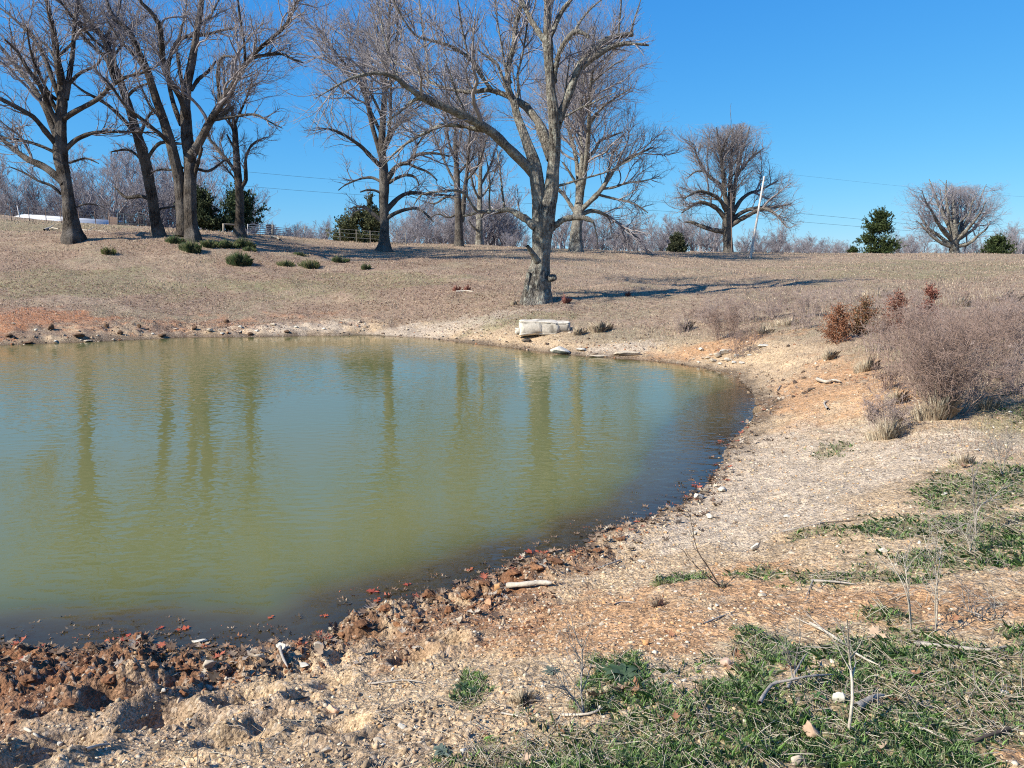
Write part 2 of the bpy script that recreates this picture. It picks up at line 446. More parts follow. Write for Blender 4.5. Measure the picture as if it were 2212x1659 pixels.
# ground sheet: a fan of rings around the viewpoint, fine in front, coarse behind, out to the horizon
def build_ground():
    azf = np.radians(np.linspace(-47, 47, 760)); azb = np.radians(np.linspace(47, 313, 90)[1:-1])
    az = np.concatenate([azf, azb]); NA = len(az)
    rr = np.concatenate([np.geomspace(0.5, 1.7, 14)[:-1], np.geomspace(1.7, 130, 800), np.geomspace(130, 2200, 36)[1:]])
    A, R = np.meshgrid(az, rr)
    x = (R * np.sin(A)).ravel(); y = (R * np.cos(A)).ravel()
    z, d = height(x, y, True, True)
    colr = ground_color(x, y, d, z)
    NR = len(rr)
    i = np.arange(NR - 1)[:, None]; j = np.arange(NA)[None]
    a = (i * NA + j).ravel(); b = (i * NA + (j + 1) % NA).ravel()
    F = np.stack([a, b, b + NA, a + NA], 1)[:, ::-1]
    centre = len(x)
    V = np.c_[x, y, z]
    V = np.r_[V, [[0, 0, float(height(np.array([0.0]), np.array([0.0]))[0])]]]
    jj = np.arange(NA); F2 = np.stack([np.full(NA, centre), jj, (jj + 1) % NA], 1)[:, ::-1]
    colr = np.r_[colr, colr[:1]]
    fld = np.r_[sstep(1.5, 4.5, d) * sstep(11, 16, y + 0.6 * np.abs(x)), 0]
    t = NT('soil')
    co = t.n('TexCoord').outputs['Object']
    ac = t.n('Attribute', attribute_name='Col').outputs['Color']
    fa = t.n('Attribute', attribute_name='field').outputs['Fac']
    fine = t.noise(75, 4, .7, co); mid = t.noise(13, 4, .65, co); big = t.noise(2.5, 4, .6, co)
    vor = t.n('TexVoronoi', inp={'Scale': 42.0, 'Randomness': 1.0}); t.link(co, vor.inputs['Vector'])
    vor2 = t.n('TexVoronoi', inp={'Scale': 9.0}); t.link(co, vor2.inputs['Vector'])
    sep = t.n('SeparateColor'); t.link(vor.outputs['Color'], sep.inputs[0])
    sep2 = t.n('SeparateColor'); t.link(vor2.outputs['Color'], sep2.inputs[0])
    c = t.mix(1.0, ac, t.ramp(fine, [(0.32, 0.42), (0.68, 1.50)]), 'MULTIPLY')
    c = t.mix(1.0, c, t.ramp(mid, [(0.3, 0.62), (0.7, 1.30)]), 'MULTIPLY')
    c = t.mix(1.0, c, t.ramp(big, [(0.3, 0.86), (0.7, 1.12)]), 'MULTIPLY')
    peb = t.math('GREATER_THAN', sep.outputs[0], 0.90)
    c = t.mix(t.math('MULTIPLY', peb, 0.45), c, (.56, .47, .36))
    dk = t.math('LESS_THAN', sep.outputs[1], 0.12)
    c = t.mix(t.math('MULTIPLY', dk, 0.5), c, (.10, .065, .04))
    lf = t.math('MULTIPLY', t.math('LESS_THAN', sep2.outputs[0], 0.45), fa)
    leafc = t.ramp(sep2.outputs[1], [(0, (.13, .075, .05)), (0.5, (.30, .20, .15)), (1.0, (.46, .37, .27))], 'CONSTANT')
    c = t.mix(t.math('MULTIPLY', lf, 0.55), c, leafc)
    h = t.math('ADD', t.math('MULTIPLY', fine, 0.6), t.math('MULTIPLY', mid, 1.2))
    h = t.math('SUBTRACT', h, t.math('MULTIPLY', vor.outputs['Distance'], 0.5))
    nrm = t.bump(h, 0.9, 0.035)
    m = t.surf(t.bsdf(c, 0.95, 0.12, nrm).outputs[0])
    o = mesh_np('ground', V, [F, F2], m, smooth=True, col=colr, attrs={'field': fld})
    tag(o, 'rolling winter pasture and bare clay bank around the pond', None, None, 'structure')
    return o
build_ground()

# ---------------------------------------------------------------- pond
def build_water():
    xs = np.linspace(-27, 7, 340); ys = np.linspace(3.0, 31.5, 286)
    X, Y = np.meshgrid(xs, ys); x = X.ravel(); y = Y.ravel()
    z, d = height(x, y, True, True)
    keep = (z < 0.05)
    nx, ny = len(xs), len(ys)
    i = np.arange(ny - 1)[:, None]; j = np.arange(nx - 1)[None]
    a = (i * nx + j).ravel()
    F = np.stack([a, a + 1, a + nx + 1, a + nx], 1)
    F = F[keep[F].any(1)]
    V = np.c_[x, y, np.zeros(len(x))]
    t = NT('pond_water')
    co = t.n('TexCoord').outputs['Object']
    dp = t.n('Attribute', attribute_name='depth').outputs['Fac']
    mp = t.n('Mapping', inp={'Scale': (0.55, 1.0, 1.0), 'Rotation': (0, 0, radians(-12))}); t.link(co, mp.inputs[0])
    mp2 = t.n('Mapping', inp={'Scale': (0.6, 1.0, 1.0), 'Rotation': (0, 0, radians(25))}); t.link(co, mp2.inputs[0])
    w1 = t.noise(8.5, 1, .45, mp.outputs[0]); w2 = t.noise(5.0, 2, .5, mp2.outputs[0])
    gust = t.ramp(t.noise(0.16, 2, .5, co), [(0.38, 0.25), (0.62, 1.0)])
    hh = t.math('MULTIPLY', t.math('ADD', w1, t.math('MULTIPLY', w2, 0.9)), gust)
    nrm = t.bump(hh, 0.42, 0.020)
    gl = t.n('BsdfGlossy', inp={'Roughness': 0.03, 'Color': (1, .91, .86, 1)}); t.link(nrm, gl.inputs['Normal'])
    fr = t.n('Fresnel', inp={'IOR': 1.333}); t.link(nrm, fr.inputs['Normal'])
    murk = t.mix(t.ramp(t.noise(0.25, 2, .5, co), [(.35, 0), (.65, 1)]), (.138, .150, .060), (.150, .152, .060))
    murk = t.mix(t.ramp(dp, [(.01, 0), (.10, 1)]), (.215, .165, .085), murk)
    df = t.n('BsdfDiffuse'); t.link(murk, df.inputs[0])
    tr = t.n('BsdfTransparent', inp={'Color': (.93, .90, .78, 1)})
    op = t.math('SUBTRACT', 1.0, t.math('EXPONENT', t.math('ADD', t.math('MULTIPLY', dp, -8.0), -0.12)))
    body = t.n('MixShader'); t.link(op, body.inputs[0]); t.link(tr.outputs[0], body.inputs[1]); t.link(df.outputs[0], body.inputs[2])
    mx = t.n('MixShader'); t.link(fr.outputs[0], mx.inputs[0]); t.link(body.outputs[0], mx.inputs[1]); t.link(gl.outputs[0], mx.inputs[2])
    m = t.surf(mx.outputs[0])
    o = mesh_np('pond_water', V, F, m, smooth=True, attrs={'depth': np.maximum(-z, 0)})
    tag(o, 'murky green pond water with light ripples', None, None, 'structure')
build_water()
# ---------------------------------------------------------------- trees
def unit(v): return v / np.maximum(np.linalg.norm(v, axis=-1, keepdims=True), 1e-9)
def tubes(P, R, S, caps=False):
    """P (k,m,3) centre lines, R (k,m) radii -> verts, quads, uv (u around, v along)"""
    k, m, _ = P.shape
    T = np.empty_like(P); T[:, 1:-1] = P[:, 2:] - P[:, :-2]; T[:, 0] = P[:, 1] - P[:, 0]; T[:, -1] = P[:, -1] - P[:, -2]
    T = unit(T)
    mean = unit(P[:, -1] - P[:, 0])
    ref = np.where(np.abs(mean[:, 2:3]) > 0.75, np.array([[1.0, 0.15, 0]]), np.array([[0, 0, 1.0]]))
    ref = ref[:, None, :]
    A = unit(np.cross(T, ref)); B = np.cross(T, A)
    ang = np.arange(S) * 2 * np.pi / S
    V = P[:, :, None] + R[:, :, None, None] * (np.cos(ang)[None, None, :, None] * A[:, :, None] + np.sin(ang)[None, None, :, None] * B[:, :, None])
    L = np.concatenate([np.zeros((k, 1)), np.cumsum(np.linalg.norm(P[:, 1:] - P[:, :-1], axis=-1), 1)], 1)
    uv = np.stack([np.broadcast_to(ang / (2 * np.pi), (k, m, S)), np.broadcast_to(L[:, :, None], (k, m, S))], -1)
    b = (np.arange(k) * m * S)[:, None, None] + (np.arange(m - 1) * S)[None, :, None] + np.arange(S)[None, None]
    b2 = (np.arange(k) * m * S)[:, None, None] + (np.arange(m - 1) * S)[None, :, None] + ((np.arange(S) + 1) % S)[None, None]
    F = np.stack([b, b2, b2 + S, b + S], -1).reshape(-1, 4)
    return V.reshape(-1, 3), F, uv.reshape(-1, 2)
class Geo:
    def __init__(s): s.V = []; s.F = {}; s.U = []; s.C = []; s.n = 0
    def add(s, V, F, uv=None, col=None):
        for f in (F if isinstance(F, list) else [F]):
            s.F.setdefault(f.shape[1], []).append(f + s.n)
        s.V.append(V); s.U.append(uv if uv is not None else np.zeros((len(V), 2)))
        if col is not None: s.C.append(np.broadcast_to(col, (len(V), 3)))
        s.n += len(V)
    def tube(s, P, R, S, col=None):
        V, F, uv = tubes(np.asarray(P, float), np.asarray(R, float), S)
        s.add(V, F, uv, col)
    def build(s, name, mat, parent=None, smooth=True, origin=None):
        V = np.concatenate(s.V)
        if origin is not None: V = V - np.asarray(origin)[None]
        return mesh_np(name, V, [np.concatenate(f) for f in s.F.values()], mat, parent, smooth,
                       col=np.concatenate(s.C) if s.C else None, uv=np.concatenate(s.U))

def resample(P, n):
    P = np.asarray(P, float)
    L = np.r_[0, np.cumsum(np.linalg.norm(P[1:, :3] - P[:-1, :3], axis=1))]
    t = np.linspace(0, L[-1], n)
    return np.stack([np.interp(t, L, P[:, i]) for i in range(P.shape[1])], 1)

def sprout(P, R, n, rg, t0=.2, t1=1., ang=(30, 60), lr=.45, lvar=.35, up=.25, wob=.18, m=6, rr=.55, rmin=.004, rmax=9, upc=.08, lens=None, tpow=1.0, side=None):
    """grow n children from the branches P (k,q,3), R (k,q)"""
    k, q, _ = P.shape
    Lp = np.linalg.norm(P[:, 1:] - P[:, :-1], axis=-1).sum(1)
    w = Lp / Lp.sum()
    pi = rg.choice(k, n, p=w)
    t = t0 + (t1 - t0) * rg.random(n) ** tpow
    f = t * (q - 1); i0 = np.minimum(f.astype(int), q - 2); fr = (f - i0)[:, None]
    pos = P[pi, i0] * (1 - fr) + P[pi, i0 + 1] * fr
    tan = unit(P[pi, i0 + 1] - P[pi, i0])
    r0 = R[pi, i0] * (1 - fr[:, 0]) + R[pi, i0 + 1] * fr[:, 0]
    rnd = unit(rg.normal(size=(n, 3)))
    perp = unit(rnd - (rnd * tan).sum(1, keepdims=True) * tan)
    a = np.radians(ang[0] + (ang[1] - ang[0]) * rg.random(n))[:, None]
    d = unit(tan * np.cos(a) + perp * np.sin(a) + np.array([0, 0, up]))
    L = (Lp[pi] * lr * (1.05 - .55 * t) if lens is None else lens * np.ones(n)) * (1 + lvar * (rg.random(n) * 2 - 1))
    pts = [pos]; cur = d
    st = (L / (m - 1))[:, None]
    for s in range(m - 1):
        pts.append(pts[-1] + cur * st)
        cur = unit(cur + wob * rg.normal(size=(n, 3)) + np.array([0, 0, upc]))
    C = np.stack(pts, 1)
    rb = np.clip(np.minimum(r0 * rr, L * 0.026 + .002), rmin, rmax)
    tt = np.linspace(0, 1, m)[None]
    CR = rb[:, None] * (1 - .72 * tt)
    return C, np.maximum(CR, rmin * .6)

def bark_mat(name, base, dark, pale, lichen=0.0, twig=None):
    t = NT(name)
    uv = t.n('UVMap').outputs[0]
    co = t.n('TexCoord').outputs['Object']
    mp = t.n('Mapping', inp={'Scale': (11.0, 1.6, 1.0)}); t.link(uv, mp.inputs[0])
    # wrap around the stem: build ridges from object space stretched along the length
    mo = t.n('Mapping', inp={'Scale': (9.0, 9.0, 1.5)}); t.link(co, mo.inputs[0])
    rid = t.noise(2.6, 4, .62, mo.outputs[0]); fine = t.noise(26, 3, .6, co); big = t.noise(1.1, 3, .5, co)
    c = t.mix(t.ramp(rid, [(.40, 0), (.56, 1)]), dark, base)
    c = t.mix(t.ramp(big, [(.40, 0), (.68, .8)]), c, pale)
    c = t.mix(1.0, c, t.ramp(fine, [(.3, .72), (.7, 1.22)]), 'MULTIPLY')
    if lichen:
        ln = t.noise(4.5, 4, .7, co)
        c = t.mix(t.ramp(ln, [(.52, 0), (.60, lichen)]), c, (.50, .50, .41))
    h = t.math('ADD', t.math('MULTIPLY', rid, 1.4), t.math('MULTIPLY', fine, .35))
    nrm = t.bump(h, 1.0, 0.12)
    return t.surf(t.bsdf(c, .93, .12, nrm).outputs[0])
BARK = bark_mat('grey_bark', (.185, .160, .130), (.038, .031, .026), (.25, .225, .19))
BARK_L = bark_mat('brown_bark', (.105, .085, .067), (.018, .015, .013), (.215, .19, .165))
BARK_H = bark_mat('pale_ridged_bark', (.25, .22, .18), (.048, .040, .032), (.33, .30, .25), .55)
BARK_D = bark_mat('dark_bark', (.155, .132, .112), (.045, .038, .034), (.22, .20, .17))
def plain_mat(name, color, rough=.9, var=.3, scale=8.0, bump=0.0):
    t = NT(name); co = t.n('TexCoord').outputs['Object']
    nz = t.noise(scale, 3, .6, co)
    c = t.mix(1.0, color, t.ramp(nz, [(.3, 1 - var), (.7, 1 + var)]), 'MULTIPLY')
    nrm = t.bump(nz, bump, .02) if bump else None
    return t.surf(t.bsdf(c, rough, .2, nrm).outputs[0])
TWIG = plain_mat('twig_bark', (.25, .225, .225), scale=3.0)
TWIG_FAR = plain_mat('far_twig_bark', (.26, .24, .255), scale=2.0)

def lift_limb(px_pts, D, rg, placed, slope=None):
    """px_pts: (px,py,r_px) in photo units -> world (n,4) x,y,z,r with its own run in depth"""
    P = np.array(px_pts, float)
    s0 = 0.0
    if placed:
        allp = np.concatenate(placed)
        j = ((allp[:, 0] - P[0, 0]) ** 2 + (allp[:, 1] - P[0, 1]) ** 2).argmin()
        s0 = allp[j, 2]
    S = P.copy(); S = catmull(P, 4)
    L = np.r_[0, np.cumsum(np.hypot(np.diff(S[:, 0]), np.diff(S[:, 1])))]
    k = D / FPX
    if slope is None: slope = rg.choice([-1, 1]) * rg.uniform(.25, .75)
    dep = s0 + slope * L * k + .02 * L[-1] * k * np.sin(np.linspace(0, 5, len(L)) + rg.random() * 6) 
    Y = D + dep
    W = at(S[:, 0], S[:, 1], Y)
    placed.append(np.c_[S[:, 0], S[:, 1], dep])
    return np.c_[W, np.maximum(S[:, 2], .35) * k]

def stem_mesh(W, S=16, flare=0.0, ridges=0.06, seed=0, n=None, bury=0.35, bark=0.05):
    """one trunk with root flare and ridged section"""
    W = W.copy()
    foot = W[0].copy(); foot[2] -= bury; foot[3] *= 1.06
    W = np.vstack([foot, W]); W = resample(W, n or max(12, int(len(W) * (3 if S > 20 else 1.8))))
    V, F, uv = tubes(W[None, :, :3], W[None, :, 3], S)
    a = uv[:, 0] * 2 * np.pi; h = uv[:, 1]
    c = np.repeat(W[:, :3], S, axis=0)
    rg = rngs(seed); ph = rg.random(4) * 6
    lobes = np.maximum(0, np.cos(a * 2.5 + ph[0]) + .5 * np.cos(4 * a + ph[1])) 
    k = 1 + flare * lobes * np.exp(-h / (W[0, 3] * 1.7)) + ridges * (np.sin(7 * a + ph[2] + h * .4) * .5 + np.sin(11 * a + ph[3] - h * .3) * .4) \
        + bark * (2 * np.abs(fbm(a * S / 6.283 / 2.2 + 3, h * 2.3 + 20, seed + 9, 3) - .5) * 2 - .5) + .10 * (vnoise(np.cos(a) * 1.5 + 9, h * .9 + np.sin(a) * 1.5, seed) - .5)
    return c + (V - c) * k[:, None], F, uv

def stem_flare_px(): pass

def make_tree(name, label, cat, D, trunk, limbs, seed, bark=BARK, twig=None, group=None, lv=(60, 500, 3500, 7000), extra=5, split_limbs=False,
              lens=(1.0, 1.0, 1.0, 1.0), up=.3, flare=.35, sides=14, stems=(), tw=.0045, cull=True, limb_slope=None, l1ang=(30, 62), ex_len=.34, wb=.24, top_px=None):
    rg = rngs(seed)
    twig = twig or TWIG
    placed = []
    T = lift_limb(trunk, D, rg, placed, slope=0.0)
    base = T[0, :3].copy()
    gz = float(height(base[None, 0], base[None, 1], False)[0])
    T[0, 2] = min(T[0, 2], gz + .05)
    root = empty(name, base); tag(root, label, cat, group)
    g = Geo(); V, F, uv = stem_mesh(T, sides, flare, seed=seed); g.add(V, F, uv)
    stems_w = []
    for s in stems:
        Wp = lift_limb(s, D, rg, placed, slope=rg.choice([-.08, .08]))
        V, F, uv = stem_mesh(Wp, sides, 0, seed=seed + 3, bury=0.0); g.add(V, F, uv); stems_w.append(Wp)
    g.build('trunk', bark, root, origin=base)
    LW = []
    for l in limbs:
        sl = None if limb_slope is None else rg.uniform(-limb_slope, limb_slope)
        LW.append(lift_limb(l, D, rg, placed, slope=sl))
    NQ = 14
    P0 = np.stack([resample(w, NQ) for w in LW]) if LW else np.zeros((0, NQ, 4))
    crown = Geo()
    if extra:
        Ts = resample(np.vstack([T] if not stems_w else [T] + stems_w), NQ) if not stems_w else resample(T, NQ)
        srcs = np.stack([Ts] + [resample(s, NQ) for s in stems_w])
        Hh = T[:, 2].max() - base[2]
        E, ER = sprout(srcs[:, :, :3], srcs[:, :, 3], extra, rg, t0=.35 if not stems_w else .25, t1=.98, ang=(35, 65), lens=Hh * ex_len, up=.25, wob=.13, m=NQ, rr=.5, upc=.05)
        # bend the added limbs towards and away from the viewer
        mid = E[:, :1, :]
        rel = E - mid; rel[:, :, 1] *= 1.5; rel[:, :, 0] *= .7
        E = mid + rel
        ep = np.concatenate([E, ER[..., None]], -1)
        P0 = np.concatenate([P0, ep]) if len(P0) else ep
    # branches sprout from all limbs plus the top of the stems
    src = [P0]
    for s in [T] + stems_w:
        top = s[int(len(s) * .55):] if len(s) > 5 else s
        src.append(resample(top, NQ)[None])
    SR = np.concatenate(src)
    jit = lambda A, amt: A + rg.normal(size=A.shape) * amt
    if len(P0):
        if split_limbs:
            for i in range(len(P0)):
                w = resample(P0[i], 26); V, F, uv = tubes(w[None, :, :3], w[None, :, 3] * (1 + .10 * rg.normal(size=(1, 26))), 10)
                gl = Geo(); gl.add(V, F, uv); gl.build('limb', bark, root, origin=base)
        else:
            Pw = np.stack([resample(p, 20) for p in P0])
            Rw = Pw[..., 3] * (1 + .07 * rg.normal(size=Pw.shape[:2]))
            gl = Geo(); gl.tube(Pw[..., :3], Rw, 8); gl.build('limb', bark, root, origin=base)
    C1, R1 = sprout(SR[..., :3], SR[..., 3], lv[0], rg, t0=.22, ang=l1ang, lr=.52 * lens[0], up=up * .6, wob=wb, m=9, rr=.6, rmin=tw * 2.2, upc=.06, tpow=.85)
    all1 = np.concatenate([SR[..., :3][:, ::2][:, :7], C1[:, :7]]) if False else C1
    # small branches from branches and directly from limbs
    S2, SR2 = np.concatenate([C1[:, [0, 1, 3, 4, 5, 7, 8]], SR[:, [0, 2, 4, 6, 8, 11, 13], :3]]), np.concatenate([R1[:, [0, 1, 3, 4, 5, 7, 8]], SR[:, [0, 2, 4, 6, 8, 11, 13], 3]])
    C2, R2 = sprout(S2, SR2, lv[1], rg, t0=.25, ang=(28, 62), lr=.46 * lens[1], up=up * .4, wob=wb * 1.1, m=7, rr=.6, rmin=tw * 1.5, rmax=.03, upc=.05, tpow=.85)
    C3, R3 = sprout(np.concatenate([C2, C1[:, [0, 1, 3, 4, 5, 7, 8]]]), np.concatenate([R2, R1[:, [0, 1, 3, 4, 5, 7, 8]]]), lv[2], rg, t0=.2, ang=(25, 60), lr=.50 * lens[2], up=up * .5, wob=wb * 1.1, m=5, rr=.65, rmin=tw, rmax=.014, upc=.06)
    C4, R4 = sprout(C3, R3, lv[3], rg, t0=.15, ang=(25, 55), lr=.60 * lens[3], up=up * .4, wob=.22, m=4, rr=.8, rmin=tw * .8, rmax=.008, upc=.05)
    if top_px:
        def keep(C, R):
            u, v = project(C[:, -1]); k = v > top_px + 14 * (fbm(u / 18.0, v * 0, 3, 2) - .5); return C[k], R[k]
        (C1, R1), (C2, R2), (C3, R3), (C4, R4) = keep(C1, R1), keep(C2, R2), keep(C3, R3), keep(C4, R4)
    crown.tube(C1, R1, 5); crown.tube(C2, R2, 4); crown.tube(C3, R3, 3); crown.tube(C4, R4, 3)
    crown.build('crown', twig, root, origin=base)
    return root

def L(*a): return list(a)
# the big pale tree on the far bank
HERO = dict(
    trunk=[(1158, 663, 37), (1160, 645, 33), (1161, 625, 29), (1163, 600, 26), (1166, 575, 21), (1169, 550, 19.5), (1171, 515, 21), (1174, 485, 23), (1178, 455, 22), (1188, 425, 17), (1193, 395, 14.5),
           (1195, 367, 13), (1198, 330, 12.5), (1199, 300, 12), (1197, 265, 12), (1195, 233, 11), (1190, 200, 9.5), (1188, 167, 9), (1185, 130, 9.5), (1184, 100, 10), (1183, 70, 8), (1182, 33, 7), (1183, 0, 6.5), (1184, -40, 5.5), (1190, -100, 3.5), (1196, -150, 1.5)],
    stems=[[(1163, 490, 14), (1165, 455, 15), (1164, 420, 15), (1160, 390, 15), (1156, 360, 14), (1150, 338, 12), (1143, 320, 11), (1133, 293, 9.5), (1123, 267, 8.5), (1115, 243, 8), (1110, 220, 7.5), (1097, 187, 6.5), (1100, 133, 6), (1110, 100, 5.5), (1113, 60, 5), (1123, 20, 4.5), (1130, -20, 4), (1128, -80, 2)]],
    limbs=[
        L((1154, 375, 12), (1141, 360, 11.5), (1118, 340, 10), (1098, 320, 10), (1078, 300, 9.5), (1061, 283, 9.5), (1036, 268, 9), (1015, 257, 8.5), (990, 244, 8), (965, 233, 7.5), (938, 222, 7), (915, 213, 6.5), (897, 200, 5.5), (881, 190, 5), (867, 174, 4.5), (855, 163, 4), (821, 157, 3.5), (781, 160, 3), (741, 177, 2.2), (708, 197, 1.5), (680, 214, .8)),
        L((1190, 345, 11), (1186, 325, 11), (1177, 300, 10), (1168, 277, 9.5), (1163, 263, 10), (1150, 247, 9), (1137, 230, 8), (1117, 217, 7), (1098, 207, 6), (1080, 198, 6), (1061, 193, 5.5), (1038, 196, 5), (1010, 200, 4.5), (985, 196, 4), (948, 187, 3.6), (918, 173, 3.2), (915, 160, 3), (890, 150, 2.6), (861, 143, 2.6), (831, 113, 2.2), (801, 93, 1.8), (805, 80, 1.5), (825, 73, 1)),
        L((1062, 194, 4.5), (1041, 167, 4.2), (1030, 145, 4), (1015, 127, 4), (981, 103, 3.6), (931, 87, 3), (901, 80, 2.6), (878, 53, 2.2), (862, 25, 1.8), (848, -5, 1.4)),
        L((1205, 262, 11), (1210, 250, 10), (1219, 228, 9.5), (1227, 207, 9), (1238, 178, 8.5), (1250, 147, 8.5), (1264, 126, 8), (1280, 110, 7), (1297, 94, 6), (1313, 83, 5.5), (1340, 77, 5), (1367, 74, 5)),
        L((1256, 146, 7.5), (1267, 136, 7), (1287, 120, 7), (1307, 108, 6), (1327, 99, 4.8), (1347, 95, 4), (1375, 95, 3), (1402, 98, 2)),
        L((1197, 180, 6), (1199, 155, 5.5), (1203, 133, 5.5), (1208, 115, 5), (1217, 97, 5), (1228, 80, 5), (1240, 68, 5), (1257, 70, 4.5), (1272, 80, 3.5)),
        L((1185, 95, 7), (1170, 80, 6), (1158, 60, 6), (1147, 43, 5.5), (1137, 22, 5), (1125, 0, 4.5), (1118, -40, 3), (1110, -80, 1.5)),
        L((1187, 85, 5), (1197, 62, 4.5), (1208, 35, 4.5), (1220, 15, 4), (1233, 0, 4), (1250, -30, 3), (1262, -70, 1.5)),
        L((1116, 218, 4), (1120, 195, 4), (1119, 178, 3.5), (1118, 160, 2.5), (1126, 130, 2.2), (1132, 100, 2), (1138, 60, 1.8), (1143, 10, 1.5), (1146, -30, 1)),
        L((1110, 222, 4), (1100, 200, 3.5), (1085, 167, 3.5), (1075, 140, 3), (1061, 127, 3), (1045, 118, 2), (1030, 105, 1.5)),
        L((1061, 285, 5), (1048, 283, 4.5), (1020, 277, 4.2), (998, 273, 4), (955, 270, 3.8), (928, 283, 3.4), (905, 294, 3), (888, 302, 2.8), (868, 318, 2.4), (848, 335, 2), (834, 352, 1.4), (821, 366, 1)),
        L((910, 212, 3.5), (898, 214, 3.2), (881, 227, 2.8), (862, 243, 2.4), (845, 256, 2), (836, 272, 1.4)),
        L((1158, 492, 9), (1150, 486, 8.5), (1138, 474, 8), (1125, 467, 7), (1108, 456, 6), (1091, 452, 5.5), (1070, 460, 4.5), (1048, 457, 4), (1020, 462, 3), (1001, 467, 2)),
        L((1046, 457, 3), (1030, 456, 2.8), (1018, 440, 2.8), (1008, 422, 2.6), (1000, 414, 2.4), (985, 411, 2.4), (950, 414, 2), (915, 418, 1.8), (903, 428, 1.5), (893, 446, 1)),
        L((1192, 496, 6), (1198, 490, 6), (1208, 480, 6), (1221, 473, 6.5), (1240, 470, 6.5), (1258, 470, 6), (1272, 474, 5), (1282, 480, 4)),
        L((1282, 480, 1.8), (1286, 495, 1.4), (1290, 515, 1.1), (1291, 535, .7)),
        L((1202, 402, 3), (1220, 398, 2.6), (1245, 390, 2.2), (1271, 383, 2), (1315, 370, 1.6), (1350, 352, 1.3), (1381, 333, .9)),
        L((1206, 258, 3.5), (1225, 250, 2.2), (1250, 235, 1.8), (1275, 225, 1.5), (1300, 212, 1.2), (1330, 200, .8)),
        L((1337, 76, 2), (1338, 50, 2), (1341, 20, 1.7), (1343, -20, 1.3), (1346, -60, .8)),
        L((1362, 74, 2.2), (1368, 50, 1.8), (1376, 25, 1.4), (1384, 0, 1)),
        L((1242, 68, 3), (1250, 52, 2.6), (1262, 35, 2.2), (1275, 20, 1.8), (1292, 5, 1.4), (1310, -8, 1)),
        L((1090, 452, 2.5), (1087, 430, 2.2), (1083, 395, 2), (1078, 355, 1.6), (1073, 322, 1)),
        L((1058, 456, 2.2), (1057, 430, 2), (1058, 395, 1.8), (1054, 360, 1.4), (1048, 332, .9)),
        L((925, 190, 3), (924, 160, 2.6), (922, 120, 2.4), (915, 80, 2.2), (910, 40, 2), (906, 0, 1.6), (902, -40, 1)),
        L((860, 165, 2.6), (850, 140, 2.2), (838, 110, 2), (828, 70, 1.6), (820, 30, 1.3), (812, -10, 1)),
        L((1012, 126, 2.4), (1005, 95, 2.2), (998, 60, 2), (992, 20, 1.7), (985, -25, 1)),
        L((1200, 300, 3), (1212, 270, 2.5), (1216, 240, 2.2), (1222, 200, 1.8), (1226, 160, 1.4), (1232, 120, 1)),
        L((1105, 180, 2.6), (1090, 140, 2.2), (1084, 100, 2), (1075, 50, 1.7), (1070, 0, 1.2)),
        L((1010, 256, 2.4), (1000, 230, 2), (985, 200, 1.8), (975, 165, 1.5), (960, 130, 1.1)),
    ])
hero = make_tree('old_tree', 'huge pale-barked bare tree with a forked trunk standing on the bank above the white rocks', 'tree', 31.0, HERO['trunk'], HERO['limbs'], 11,
                 bark=BARK_H, lv=(85, 620, 2700, 4000), extra=0, split_limbs=True, stems=HERO['stems'], sides=64, flare=.14, up=.55, tw=.0042, lens=(.72, .9, 1, 1), limb_slope=.45)
def hero_bits():
    base = np.array(hero.location)
    g = Geo()
    w = lift_limb([(1162, 566, 8), (1154, 553, 6.5), (1145, 540, 5), (1139, 531, 3.5)], 30.6, rngs(1), [], slope=-.6)
    w = resample(w, 8); g.tube(w[None, :, :3], w[None, :, 3], 9); g.build('broken_stub', BARK_H, hero, origin=base)
    g = Geo()
    P = at(1188, 601, 31.0); P2 = at(1197, 599, 30.9); P3 = at(1200, 606, 30.9)
    W = np.stack([P, P2, P3]); g.tube(resample(np.c_[W, [.16, .13, .05]], 6)[None, :, :3], resample(np.c_[W, [.16, .14, .05]], 6)[None, :, 3], 10)
    g.build('burl', BARK_H, hero, origin=base)
    g = Geo(); w = lift_limb([(1137, 640, 7), (1138, 618, 6.5), (1141, 600, 5.5), (1142, 588, 4.5)], 30.9, rngs(1), [], slope=.0)
    w = resample(w, 8); g.tube(w[None, :, :3], w[None, :, 3], 9); g.build('dead_stub', BARK_H, hero, origin=base)
hero_bits()

